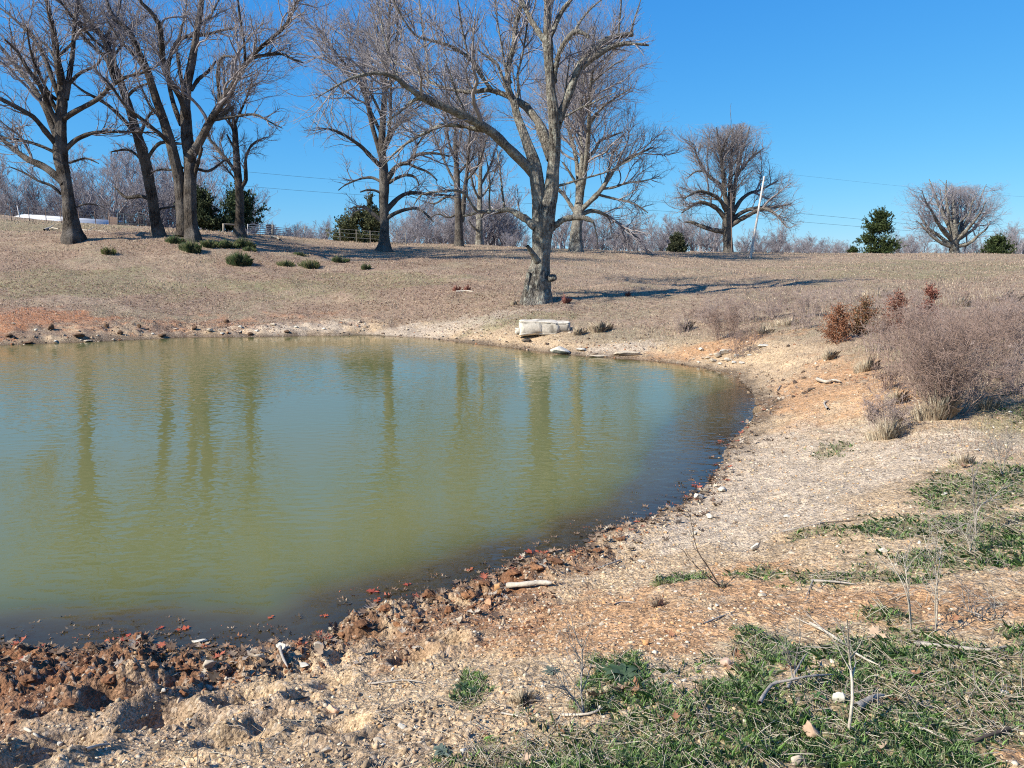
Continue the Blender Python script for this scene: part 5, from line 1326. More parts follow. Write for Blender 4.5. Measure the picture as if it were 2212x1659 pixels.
for i, (a, b, w, h) in enumerate([(20, 728, 40, 8), (110, 712, 34, 14), (170, 728, 60, 9), (260, 722, 36, 10), (300, 708, 26, 9), (350, 728, 44, 8), (420, 712, 30, 10), (490, 698, 26, 9), (540, 724, 36, 7), (60, 742, 50, 6), (230, 706, 30, 8), (620, 718, 30, 6)]):
    rock(a, b, w * .45, h * 1.1, 'dark leaf-covered clod on the eroded red bank across the pond', 590 + i, (.13, .08, .05), 'dark clods on the red far bank', name='clod', mat=CLAYM, cat='clod', rough=.4, facets=3)
# near stones
NEAR = [(1634, 1188, 30, 24, 'white rounded stone alone on the gravel right of the pond', W1), (1908, 1194, 22, 14, 'square white pebble at the left of the green patches', W1),
        (1078, 1280, 22, 26, 'rusty ochre lump standing at the left end of the driftwood piece', OR), (1057, 1306, 20, 14, 'orange flat lump below the ochre one', (.52, .28, .15)),
        (1040, 1300, 16, 12, 'pale pebble between the mud ridge and orange lump', W2), (992, 1345, 16, 18, 'pale upright stone at the lower edge of the mud ridge', W2),
        (612, 1405, 34, 20, 'white chalky stone on the mud at the waterline', W1), (686, 1402, 32, 20, 'cream stone right of the chalky one by the waterline', W2), (655, 1442, 30, 18, 'white lump at the end of the mud ridge', W1),
        (455, 1442, 30, 26, 'cream clay lump left of the deep hoof hole', W2), (565, 1422, 28, 16, 'broken pale lump beside the hoof hole', W2), (452, 1490, 22, 12, 'round pale stone below the hoof hole', W2), (352, 1496, 14, 12, 'small white stone on the dark mud', W1),
        (430, 1388, 44, 10, 'flat white flake lying at the waterline on the left', W1), (720, 1538, 34, 20, 'orange-tan pebble in the bare gravel at the bottom', (.55, .36, .24)), (702, 1625, 34, 16, 'flat cream stone at the bottom edge', W2),
        (128, 1610, 16, 12, 'white stone in the shaded hollow at the lower left', W1), (380, 1595, 14, 8, 'yellowish chip in the bare gravel at the lower left', W2), (866, 1572, 26, 16, 'cream stone at the left edge of the grass', W1), (820, 1602, 30, 10, 'thin cream stone near the left edge of the grass', W2),
        (1160, 1258, 16, 8, 'cream pebble above the driftwood piece', W1), (1302, 1205, 12, 10, 'round white pebble on the bank above the driftwood', W1), (1388, 1214, 22, 8, 'flat greenish-white chip on the bare bank', W1),
        (1548, 1310, 14, 10, 'bright white pebble on orange soil', W1), (1534, 1312, 12, 10, 'cream pebble left of the bright one on orange soil', W2), (1646, 1288, 22, 8, 'flat pale stone on the orange strip', W2), (1812, 1520, 30, 34, 'weathered white stone in the middle of the grass', W1),
        (1718, 1652, 40, 26, 'cream stone at the bottom edge in the grass', W2), (1748, 1590, 46, 44, 'brown crumbly clod in the grass', (.36, .25, .17)), (1578, 1440, 50, 24, 'pinkish clod at the top of the grass', (.45, .32, .24)),
        (1300, 1350, 14, 8, 'pale chip on bare orange soil', W2), (1185, 1325, 10, 8, 'tiny yellow stone on the bare ground', W2), (1220, 1365, 12, 8, 'small yellowish pebble lower on the bare ground', W2),
        (1395, 1390, 20, 12, 'orange pebble above the dry tussock', OR), (1500, 1155, 16, 12, 'white pebble on the gravel near the pond edge', W1), (1530, 1120, 22, 14, 'white stone on the gravel slope by the pond edge', W1), (1512, 1078, 26, 16, 'white stone at the water edge where the pond turns', W1),
        (1560, 1062, 20, 12, 'white stone just above the corner of the pond', W1), (1700, 1118, 18, 8, 'white flat chip on the pale gravel', W1), (1980, 993, 26, 8, 'large flat pale stone in front of the thicket', W2), (2110, 975, 18, 9, 'white stone at the right edge in front of the thicket', W1),
        (2180, 892, 12, 6, 'small white stone on the mossy patch at the right', W1), (2040, 1068, 24, 5, 'thin white flake on the green patch at right', W1), (1808, 1002, 10, 6, 'tiny pale stone on the gravel left of the thicket base', W2)]
for i, (a, b, w, h, lab, c) in enumerate(NEAR):
    rock(a, b, w, h, lab, 620 + i, c, name='stone', cat='stone', facets=10, rough=.22 if 'clod' not in lab else .4, dcut=.26)
# loose fist-sized stones on the gravel
rg_ = rngs(700)
STV = []
for i in range(100):
    for _ in range(40):
        px = rg_.uniform(700, 2212); py = rg_.uniform(950, 1640)
        xs = np.interp(py, [950, 1040, 1150, 1200, 1400, 1640], [1700, 1580, 1440, 1300, 640, 500])
        if px > xs and rg_.random() < (1.0 if 950 < py < 1200 and px < 2000 else .5): break
    P = ground_hit(px, py)
    if shore_dist(P[None, 0], P[None, 1])[0] < .15: continue
    s = rg_.uniform(.010, .026) * (1 + .06 * P[1])
    V, F = rock_shape(710 + i % 12, ICO2, 9, .2, (1, .75, .5), dcut=.25)
    o = mesh_np('stone', V * s, F, STONE, None, False, col=np.array([W1, W2, W3][i % 3])) if i < 12 else None
    if o is None: o = STV[i % len(STV)].copy(); COL.objects.link(o); o.scale = [rg_.uniform(.6, 1.3)] * 3
    else: STV.append(o)
    P = on_ground(P[None, 0], P[None, 1])[0][0]; o.location = P; o.rotation_euler = (0, 0, rg_.uniform(0, 6.28))
    lab = 'loose pale pebble on the gravel slope beside the pond' if py < 1200 else ('loose pale pebble on the bare orange ground' if py < 1400 else 'loose pale pebble near the bottom of the bank')
    tag(o, lab, 'stone', {'loose pale pebble on the gravel slope beside the pond': 'pebbles on the gravel slope', 'loose pale pebble on the bare orange ground': 'pebbles on the orange ground', 'loose pale pebble near the bottom of the bank': 'pebbles near the bottom'}[lab])
# clods of the trampled mud
CL = [(300, 1385, 60, 38), (75, 1415, 70, 34), (190, 1400, 50, 24), (395, 1450, 56, 30), (500, 1400, 40, 16), (60, 1470, 60, 28), (240, 1470, 70, 30), (330, 1440, 50, 28), (150, 1520, 64, 26), (395, 1500, 36, 22), (20, 1540, 60, 30),
      (780, 1350, 52, 24), (830, 1318, 60, 26), (880, 1318, 50, 30), (930, 1290, 56, 34), (970, 1322, 36, 30), (1010, 1288, 56, 30), (1050, 1262, 50, 24), (1110, 1240, 54, 20), (1160, 1228, 50, 22), (1200, 1215, 56, 26), (1245, 1202, 40, 20), (860, 1352, 40, 22), (905, 1345, 34, 22), (1290, 1192, 36, 16), (740, 1372, 34, 14), (1340, 1165, 34, 14)]
for i, (a, b, w, h) in enumerate(CL):
    left = a < 520
    rock(a, b, w * .72, h * .72, 'crumbly red-brown mud clod in the trampled ridge at the lower left' if left else 'crumbly rust-brown mud clod on the waterline ridge at lower centre', 800 + i,
         [(.20, .095, .048), (.25, .125, .062), (.16, .082, .045)][i % 3], 'mud clods at the lower left' if left else 'mud clods along the centre ridge', name='mud_clod', mat=CLAYM, base=ICO4, facets=4, rough=.55, sink=.55, cat='clod', depth=.8)

def bank_rubble():
    rg = rngs(361); g = Geo()
    var = [rock_shape(470 + i, ICO1, 6, .4, (1, rngs(i + 40).uniform(.5, .9), .5), dcut=.15) for i in range(6)]
    x, y = polar_pts(60000, rg, 13, 34, 42, 1.0); d = shore_dist(x, y)
    w = np.interp(d, [-.1, .05, .5, 1.6, 2.6], [0, 1, .7, .35, 0]) * (.12 + .88 * sstep(.46, .62, fbm(x * 1.2, y * 1.2, 363, 3))) * np.where(x < -1, .8, .35)
    k = rg.random(len(x)) < w; x, y = x[k], y[k]; P, d = on_ground(x, y); n = len(x)
    c = np.array([[.11, .075, .05], [.19, .13, .09], [.30, .22, .15], [.44, .38, .29], [.27, .13, .07], [.07, .05, .04]])[rg.integers(0, 6, n)] * rg.uniform(.8, 1.2, (n, 1))
    scatter(g, var, P, .02 + .075 * rg.random(n) ** 3, rg, .4, c)
    tag(g.build('bank_rubble', STONE, smooth=False), 'broken stones and clods along the far margin of the pond', None, None, 'stuff')
bank_rubble()
def crumbs():
    rg = rngs(351); g = Geo()
    var = [rock_shape(450 + i, ICO2, 9, .35, (1, rngs(i).uniform(.5, .9), .6), dcut=.22) for i in range(7)]
    x, y = polar_pts(170000, rg, 2.2, 8.5, 42); d = shore_dist(x, y); k = (d > 0) & (d < 3.4); x, y, d = x[k], y[k], d[k]
    mz = np.maximum(anym(x, y, MUDZ, wob=.9, soft=1.0), mud_mask(x, y, d)); mz = np.maximum(mz, .35 * sstep(.3, -.6, x) * (y < 5)); k = rg.random(len(x)) < mz * (.15 + .85 * sstep(.42, .6, fbm(x * 4, y * 4, 353, 3))) * .55
    x, y = x[k], y[k]; P, d = on_ground(x, y); n = len(x)
    c = np.array([[.22, .105, .055], [.15, .075, .042], [.29, .155, .085], [.11, .06, .038], [.36, .25, .16]])[rg.integers(0, 5, n)] * rg.uniform(.8, 1.2, (n, 1))
    tn = (rg.random(n) > 1.25 * np.maximum(anym(x, y, MUDZ, wob=.9, soft=1.0), mud_mask(x, y, d)))[:, None]; c = np.where(tn, np.array([[.38, .28, .18]]) * rg.uniform(.6, 1.25, (n, 1)), c)
    scatter(g, var, P, .004 + .024 * rg.random(n) ** 4, rg, 1.0, c)
    tag(g.build('mud_crumbs', CLAYM, smooth=False), 'crumbled red-brown clay broken out of the trampled mud', None, None, 'stuff')
crumbs()

# ---------------------------------------------------------------- sticks, driftwood, fallen limbs
GREYW = plain_mat('grey_driftwood', (.30, .265, .225), scale=30, bump=.4, var=.3)
PALEW = plain_mat('bleached_wood', (.43, .375, .30), scale=25, bump=.4, var=.25)
DARKW = plain_mat('dark_stick', (.085, .065, .05), scale=25)
def stick(pts, r, label, mat=GREYW, lift=.3, cat='stick', name='stick', S=7, forks=(), taper=.45):
    P = np.array([ground_hit(a, b, True) for a, b in pts]); base = P[0].copy()
    P[:, 2] += r * (1 + lift); P = catmull(P, 3) if len(P) > 2 else resample(P, 5)
    g = Geo(); n = len(P); R = r * np.linspace(1, taper, n) * (1 + .12 * np.sin(np.arange(n) * 2.1))
    R = R.copy(); R[-1] *= .35
    g.tube((P - base)[None], R[None], S)
    for f in forks:
        Q = np.array([ground_hit(a, b, True) for a, b in f]); Q[:, 2] += r * 1.6; Q = resample(Q, 4); g.tube((Q - base)[None], (r * .5 * np.linspace(1, .3, 4))[None], 5)
    o = g.build(name, mat); o.location = base; tag(o, label, cat); return o
stick([(1096, 1272), (1130, 1270), (1168, 1266), (1192, 1268)], .022, 'thick bleached driftwood piece on the bank above the mud ridge', PALEW, cat='driftwood', name='driftwood', taper=.8)
stick([(1058, 1320), (1080, 1305), (1105, 1297)], .007, 'dark short stick below the driftwood piece', DARKW)
stick([(795, 1480), (850, 1474), (880, 1472), (920, 1478)], .006, 'long thin stick on the bare ground left of the grass', GREYW, forks=[[(880, 1474), (897, 1486)]])
stick([(1765, 824), (1785, 830), (1800, 826), (1816, 830)], .035, 'bent bleached branch on the orange mound by the thicket', PALEW, cat='driftwood', name='driftwood')
stick([(1745, 847), (1762, 842)], .03, 'short dark branch on the orange mound', DARKW)
stick([(1788, 887), (1780, 875), (1790, 868)], .02, 'small forked pinkish stick at the foot of the orange mound', GREYW)
stick([(1680, 845), (1684, 838), (1687, 833)], .016, 'stubby stick poking from the orange soil near the pond', GREYW)
stick([(1752, 1258), (1800, 1260), (1850, 1266)], .009, 'grey stick lying along the bare strip', GREYW, forks=[[(1756, 1258), (1738, 1300)]])
stick([(1690, 1150), (1760, 1135), (1785, 1129)], .006, 'thin stick on the gravel above the green tuft', GREYW)
stick([(1770, 1132), (1840, 1126), (1870, 1122)], .006, 'thin dark stick near the top of the gravel', DARKW)
stick([(1520, 1350), (1555, 1335), (1590, 1322)], .006, 'thin grey stick on the orange soil', GREYW)
stick([(1655, 1620), (1720, 1630), (1790, 1642), (1825, 1642)], .006, 'long dark straight stick at the bottom of the grass', DARKW)
stick([(1985, 1576), (2020, 1590), (2050, 1602)], .006, 'pale stick in the grass at the lower right', PALEW)
stick([(1975, 1395), (2050, 1402), (2130, 1410), (2180, 1400)], .010, 'thick grey root-like branch on the right above the grass', GREYW, taper=.6)
stick([(1640, 1540), (1665, 1500), (1700, 1490), (1750, 1480), (1800, 1476)], .008, 'arched grey weed stem lying over the grass', GREYW, lift=4)
stick([(1750, 1356), (1800, 1385), (1850, 1424), (1900, 1450)], .0085, 'bundle-like long bleached stem lying across the grass edge', PALEW, lift=2, forks=[[(1800, 1385), (1740, 1330)], [(1770, 1365), (1690, 1325)]])
stick([(1850, 1540), (1880, 1520), (1910, 1512)], .016, 'grey weathered root stub in the grass', GREYW, cat='root', name='root', taper=.5)
stick([(1215, 1550), (1270, 1548), (1310, 1530), (1325, 1505)], .006, 'curved bleached stem in the grass at lower centre', PALEW, lift=1)
stick([(1082, 1543), (1110, 1548), (1135, 1552)], .005, 'short bleached stem at the left of the grass', PALEW)
stick([(1255, 1634), (1300, 1640), (1340, 1655)], .006, 'bleached stem at the bottom edge of the grass', PALEW)
stick([(55, 1578), (75, 1590), (88, 1600)], .008, 'bleached stick beside the shaded hollow at lower left', PALEW)
stick([(185, 1625), (215, 1615), (240, 1613)], .009, 'bleached broken stick at the lower left', PALEW)
stick([(575, 1530), (650, 1512), (720, 1490)], .005, 'thin dark stem slanting over the bare ground', DARKW)
stick([(605, 1405), (610, 1425), (622, 1450)], .012, 'grey stick standing against the white lump', GREYW, lift=1)
stick([(1340, 1212), (1300, 1226), (1280, 1234)], .007, 'thin grey twig by the flat greenish chip', GREYW)
stick([(1328, 1308), (1345, 1302), (1375, 1304)], .006, 'curved grey twig on the bank below the tussock', GREYW)
stick([(2180, 1580), (2120, 1600), (2095, 1612)], .008, 'dark twisted stick at the lower right corner', DARKW)
stick([(1700, 1500), (1730, 1440), (1745, 1420)], .006, 'grey stem crossing the grass at right', GREYW, lift=3)
# pale fallen limbs beside the farthest-left tree
def fallen(pts, rpx, label, forks=()):
    P = np.array([ground_hit(a, b) for a, b in pts]); base = P[0].copy(); k = P[0, 1] / FPX; r = rpx * k
    P[:, 2] += r; P = catmull(P, 3); n = len(P); g = Geo(); g.tube((P - base)[None], (r * np.linspace(1, .4, n))[None], 7)
    for f in forks:
        Q = np.array([ground_hit(a, b) for a, b in f]); Q[:, 2] += r * np.linspace(1, 4, len(Q)); Q = resample(Q, 5); g.tube((Q - base)[None], (r * .6 * np.linspace(1, .3, 5))[None], 5)
    o = g.build('fallen_limb', PALEW); o.location = base; tag(o, label, 'fallen branch')
fallen([(96, 499), (108, 494), (126, 497)], 2.4, 'bleached fallen limb left of the farthest-left trunk', forks=[[(104, 496), (118, 490), (128, 492)], [(108, 496), (118, 502)]])
fallen([(172, 498), (190, 500), (210, 501), (232, 502)], 1.8, 'long bleached fallen limb right of the farthest-left trunk', forks=[[(190, 500), (205, 497)]])
fallen([(985, 634), (1008, 632), (1023, 634)], 3.2, 'small grey log half hidden in grass left of the old pale tree')
fallen([(585, 514), (597, 516), (604, 520)], 3.0, 'dark broken limb on the slope below the tube gates')

# ---------------------------------------------------------------- weeds and stalks
def weed(px, py, tops, label, mat, r=.0035, nb=10, seed=1, D=None, cat='weed', name='dry_weed', lb=.16, basal=0):
    P = ground_hit(px, py, True); base = P.copy(); rg = rngs(seed); g = Geo(); src = []
    for pts in tops:
        Q = np.array([P] + [at(a, b, P[1] + rg.uniform(-.04, .04) * (i + 1)) for i, (a, b) in enumerate(pts)]); Q = resample(catmull(Q, 4), 10); Q = Q - base
        g.tube(Q[None], (r * np.linspace(1, .4, 10))[None], 5); src.append(Q)
    if nb:
        S = np.stack(src); C, R = sprout(S, np.full(S.shape[:2], r), nb * len(src), rg, t0=.25, ang=(25, 55), lens=lb, lvar=.5, up=.3, wob=.15, m=5, rmin=.0011, rmax=r * .6); g.tube(C, R, 3)
        C2, R2 = sprout(C, R, nb * 2 * len(src), rg, t0=.3, ang=(25, 60), lens=lb * .45, up=.2, wob=.2, m=4, rmin=.0009, rmax=.0016); g.tube(C2, R2, 3)
    o = g.build(name, mat); o.location = base; tag(o, label, cat); return o
weed(1833, 1580, [[(1842, 1500), (1836, 1430), (1830, 1339)]], 'tall pale dry stalk rising from the middle of the grass', PALEW, .006, 8, 1, lb=.12)
weed(1968, 1366, [[(1966, 1310), (1957, 1240), (1950, 1195)], [(1958, 1280), (1925, 1215), (1900, 1160)]], 'thin branching dry stalk on the right, left one of a pair', PALEW, .0035, 10, 2)
weed(2022, 1364, [[(2020, 1290), (2028, 1225), (2033, 1180)], [(2024, 1260), (2008, 1200), (1995, 1156)]], 'thin branching dry stalk on the right, right one of a pair', PALEW, .0035, 12, 3)
weed(1556, 1268, [[(1530, 1225), (1505, 1185), (1490, 1110)], [(1520, 1238), (1482, 1200)]], 'dark bent sapling stem standing on the orange soil', DARKW, .005, 5, 4, lb=.12, name='sapling', cat='sapling')
weed(1262, 1545, [[(1255, 1490), (1258, 1440), (1256, 1378)], [(1240, 1510), (1215, 1480)]], 'slender grey weed stalk standing at the left of the grass', GREYW, .0045, 12, 5)
weed(2108, 1152, [[(2104, 1100), (2102, 1050), (2100, 1010)], [(2112, 1100), (2150, 1070), (2172, 1045)], [(2090, 1130), (2060, 1145), (2030, 1150)]], 'dead weed clump with spreading stems above the right-hand green patches', GREYW, .005, 16, 6)
weed(2165, 1030, [[(2160, 990), (2150, 950)], [(2172, 990), (2180, 940)], [(2155, 1000), (2135, 965)]], 'reddish dry weed clump near the right edge', GREYW, .004, 18, 7)
weed(1630, 1195, [[(1640, 1190), (1660, 1198)], [(1628, 1210), (1632, 1196)]], 'small arched twig beside the white rounded stone', DARKW, .003, 5, 8)
weed(2095, 1195, [[(2100, 1170), (2098, 1168)], [(2092, 1170), (2080, 1150)]], 'small dry weed among the green patches at right', PALEW, .003, 12, 9)
weed(1715, 1482, [[(1718, 1430), (1725, 1395)], [(1708, 1440), (1700, 1400)]], 'grey dead weed leaning over the left part of the grass', GREYW, .004, 8, 10)
weed(1155, 1418, [[(1158, 1408), (1160, 1398)]], 'tiny dark twig standing upright on the bare bank', DARKW, .003, 0, 11)
weed(2140, 1340, [[(2110, 1325), (2090, 1320)], [(2150, 1320), (2120, 1290), (2088, 1285)]], 'brown dead weed arching over bare soil at the right', GREYW, .004, 8, 12)

def tuft(px, py, wpx, hpx, label, cols, n, seed, name='grass_tuft', cat='grass tuft', group=None, lean=1.0, wbl=None, mat=None, fan=.5):
    P = ground_hit(px, py, False); k = P[1] / FPX; rg = rngs(seed); W = wpx * k / 2; Hh = hpx * k
    a = rg.random(n) * 6.28; q = np.sqrt(rg.random(n)); x = q * np.cos(a) * W * .75 * (1 + .35 * np.cos(3 * a + seed)); y = q * np.sin(a) * min(W * .8, 1.1)
    h = Hh * rg.uniform(.35, 1.35, n) * (1 - .45 * q); out = np.stack([np.cos(a), np.sin(a), 0 * a], 1) * (q * fan + .15 * rg.random(n))[:, None]
    G, _ = on_ground(P[0] + x, P[1] + y, -.02); G = G - P
    w = (wbl or max(.003, k * .9)) * rg.uniform(.6, 1.2, n)
    sd = np.stack([-np.sin(a + 1.5 * rg.random(n)), np.cos(a), 0 * a], 1) * w[:, None] / 2; sd[:, 0] += w / 3
    m = G + out * h[:, None] * .4 + np.array([0, 0, 1.0]) * h[:, None] * .6; t = G + out * h[:, None] * 1.1 + np.array([0, 0, 1.0]) * h[:, None] * (1 - .3 * q[:, None][:, 0])[:, None]
    V = np.stack([G - sd, G + sd, m + sd * .8, t, m - sd * .8], 1).reshape(-1, 3)
    c = np.array(cols)[rg.integers(0, len(cols), n)] * rg.uniform(.75, 1.25, (n, 1))
    o = mesh_np(name, V, (np.arange(n) * 5)[:, None] + np.arange(5)[None], mat or GRASSM, None, False, col=np.repeat(c, 5, axis=0)); o.location = P
    tag(o, label, cat, group); return o
GC = [(.055, .10, .045), (.08, .13, .055), (.12, .16, .07), (.20, .21, .11), (.16, .17, .09)]
GY = [(.16, .17, .07), (.11, .14, .05), (.30, .26, .14), (.22, .21, .10)]
for i, (a, b, w, h, lab, cc, n) in enumerate([
    (519, 570, 56, 30, 'dense round dark green rush tuft on the far slope', GC, 1500), (416, 543, 52, 26, 'dark green rush clump below the thick forked tree', GC, 1300), (380, 526, 44, 18, 'flat green rush clump left of the row of rushes', GC, 800),
    (455, 534, 50, 18, 'light green stretch in the row of rushes', GC + GY, 900), (492, 534, 46, 18, 'middle clump in the row of rushes', GC, 900), (528, 536, 44, 24, 'right end clump of the row of rushes, dark and tall', GC, 1100), (540, 545, 30, 12, 'small green tuft under the right end of the rush row', GC, 500),
    (620, 573, 44, 14, 'thin yellow-green tuft right of the round rush tuft', GY + GC, 500), (672, 575, 54, 20, 'yellowish tall grass clump in mid slope', GY + GC, 700), (650, 553, 34, 10, 'faint green tuft above the yellowish clump', GC + GY, 300), (733, 566, 42, 16, 'dark green tuft on the slope left of the wide-boughed tree', GC, 700),
    (789, 581, 20, 16, 'smallest green tuft, nearest the old pale tree', GC, 400), (236, 552, 30, 18, 'olive dry tuft alone on the left slope', GY, 400)]):
    tuft(a, b, w, h, lab, cc, n, 900 + i, name='rush_clump', cat='rush clump', fan=.35)
RD = [(.30, .11, .09), (.36, .17, .13), (.24, .10, .08)]; TN = [(.50, .42, .30), (.42, .33, .23), (.56, .49, .37), (.32, .25, .18)]
for i, (a, b, w, h, lab, cc, n) in enumerate([(1222, 657, 14, 22, 'small red-stemmed weed at the foot of the old pale tree', RD, 200), (986, 630, 16, 14, 'reddish tuft just above the small log', RD, 160), (1010, 628, 14, 14, 'reddish tuft at the right of the small log', RD, 160),
    (1110, 660, 14, 14, 'yellow-brown tuft left of the old pale tree', TN, 150), (1356, 640, 10, 14, 'thin dark red weed in the tree shadow', RD, 100), (1295, 714, 56, 26, 'brown dry clump right of the big white block', TN + [(.2, .14, .12)], 700), (1250, 722, 30, 22, 'thin dry stems at the right end of the white block', TN, 300),
    (1790, 776, 34, 28, 'pale straw clump at the foot of the rusty brush', TN, 500), (1870, 800, 60, 34, 'pale straw stems in front of the rusty brush', TN, 600), (1130, 1510, 66, 46, 'dry grey-brown tussock at the upper left edge of the grass', TN, 900),
    (2020, 905, 90, 75, 'pale grass stems standing at the base of the big thicket bush', TN, 900), (1915, 945, 80, 60, 'pale dry clump left of the thicket bush base', TN, 700), (1420, 1310, 44, 24, 'dark dry tussock on the bare bank', [(.14, .10, .08), (.3, .24, .18)], 400), (1425, 1268, 50, 20, 'grey-green tussock above the dark one on the bare bank', GY, 400),
    (1560, 1260, 50, 18, 'grey-green tussock behind the bent sapling', [(.16, .17, .11), (.3, .27, .2)], 400), (2080, 1000, 60, 30, 'thin straw clump right of the gravel', TN, 300), (2150, 820, 60, 40, 'straw-coloured clump at the right side of the thicket', TN, 500), (1480, 712, 34, 30, 'dry brown clump on the slope above the pond corner', TN, 260)]):
    tuft(a, b, w, h, lab, cc, n, 930 + i, name='dry_tuft', mat=STRAW, fan=.45)
# leafy rosettes near the grass edge
def rosette(px, py, wpx, label, seed, n=26, col=((.07, .13, .06), (.13, .19, .11))):
    P = ground_hit(px, py, True); k = P[1] / FPX; rg = rngs(seed); Wd = wpx * k / 2; g = Geo()
    for i in range(n):
        a = rg.random() * 6.28; Lf = Wd * rg.uniform(.5, 1.0); s = np.linspace(0, 1, 7); wd = Lf * .20 * np.sin(np.pi * (s * .85 + .12)) * (1 + .35 * np.cos(s * 22)); el = rg.uniform(.2, .8)
        cx = s * Lf; cz = Lf * el * s - Lf * (el * .75) * s ** 2.2 + .012
        L_ = np.stack([cx, -wd, cz + wd * .3], 1); R_ = np.stack([cx, wd, cz + wd * .3], 1); M = np.stack([cx, 0 * s, cz], 1)
        V = rotz(np.concatenate([L_, M, R_]), a); F = []
        for j in range(6): F += [(j, j + 1, 8 + j, 7 + j), (7 + j, 8 + j, 15 + j, 14 + j)]
        c = np.array(col[0]) + (np.array(col[1]) - np.array(col[0])) * rg.random(); V = V + np.array([rg.normal() * Wd * .12, rg.normal() * Wd * .12, 0])
        g.add(V, np.array(F), None, np.broadcast_to(c, (21, 3)))
    o = g.build('leafy_weed', GRASSM, smooth=True); o.location = P; tag(o, label, 'leafy weed')
rosette(1345, 1470, 110, 'large bluish-green thistle rosette at the top of the grass', 61, 60)
rosette(1000, 1490, 50, 'small green rosette on bare ground left of the grass', 62, 16)
rosette(1025, 1500, 44, 'green broad-leaved weed beside the small rosette', 63, 12)
rosette(1190, 1456, 50, 'grey-green rosette beside the dry tussock', 64, 20, ((.15, .19, .15), (.22, .26, .2)))
rosette(1300, 1455, 50, 'dark green rosette touching the large thistle', 65, 20)
rosette(1765, 1508, 40, 'bright green broad-leaved weed in the grass', 66, 9, ((.09, .2, .06), (.12, .25, .09)))
rosette(1790, 1545, 34, 'bright green small weed lower in the grass', 67, 8, ((.09, .2, .06), (.12, .25, .09)))
rosette(955, 1630, 60, 'frosty grey-green weed at the bottom left of the grass', 68, 22, ((.17, .22, .17), (.26, .32, .25)))
# single leaves that stand out
BR = [(.34, .18, .10), (.40, .25, .16), (.28, .14, .08), (.46, .33, .23)]; RDL = [(.42, .10, .05), (.36, .075, .045), (.48, .15, .07)]
for i, (px, py, h, w) in enumerate([(1960, 700, 30, 90), (2060, 660, 30, 120), (1890, 640, 20, 130), (2150, 650, 30, 100), (1980, 780, 40, 60), (2080, 820, 46, 60), (2130, 880, 40, 70), (2000, 850, 46, 60), (1930, 870, 40, 50), (1700, 700, 22, 80), (1640, 720, 22, 80)]):
    tuft(px, py, w, h, 'straw-coloured grass standing between the bare stems of the thicket', TN, 260, 980 + i, name='dry_tuft', mat=STRAW, fan=.5, group='grass among the thicket')
def leaf(px, py, wpx, label, seed, col, up=.01, tilt=.4, group=None, water=False):
    P = ground_hit(px, py, True) if not water else z0pt(np.array(float(px)), np.array(float(py)), .006); k = P[1] / FPX; rg = rngs(seed)
    V, F = oak_leaf(seed, rg.choice([.3, .7, 1.0]) if not water else .12); V = rot_many(V, np.array([rg.normal() * tilt]), np.array([rg.normal() * tilt]), np.array([rg.random() * 6.28]))[0] * (wpx * k * 1.15)
    V[:, 2] -= V[:, 2].min() * .8 - up
    o = mesh_np('oak_leaf', V, F, LEAFM, None, True, col=np.array(col) * np.ones((len(V), 1))); o.location = P; tag(o, label, 'leaf', group)
for i, (a, b, w) in enumerate([(1290, 1515, 54), (1345, 1495, 50), (1375, 1500, 44), (1245, 1535, 30), (1150, 1548, 24), (1040, 1588, 34), (1085, 1588, 26), (1115, 1585, 22), (1210, 1590, 34), (1430, 1565, 34), (1460, 1560, 30), (1895, 1380, 40), (1585, 1420, 34), (1575, 1445, 26), (1705, 1448, 26), (1765, 1450, 26), (1980, 1462, 30), (2070, 1415, 26), (2060, 1345, 24), (1905, 1625, 40), (1930, 1520, 30), (1700, 1455, 20), (1445, 1375, 24), (1280, 1445, 20), (1425, 1312, 26), (2085, 1010, 26), (1900, 1640, 26), (1140, 1650, 34), (1630, 1590, 22), (2052, 1560, 20)]):
    far = b > 1480 and a < 1500
    lab = 'curled brown oak leaf in the lower left part of the grass' if far else 'curled brown oak leaf in the right part of the grass'
    leaf(a, b, w, lab, 1000 + i, BR[i % 4], .012, .5, 'curled leaves in the lower left grass' if far else 'curled leaves in the right grass')
for i, (a, b, w) in enumerate([(1148, 1192, 34), (806, 1278, 34), (1015, 1230, 22), (395, 1358, 30), (270, 1378, 40), (440, 1396, 26), (815, 1296, 26), (880, 1262, 20), (1105, 1226, 30), (585, 1333, 18), (345, 1357, 20), (300, 1372, 26), (700, 1330, 20), (1500, 1118 - 70, 16), (235, 1385, 24)]):
    leaf(a, b, w, 'bright red-brown leaf floating near the waterline', 1050 + i, RDL[i % 3], 0, .03, 'red leaves floating at the near edge', water=True)

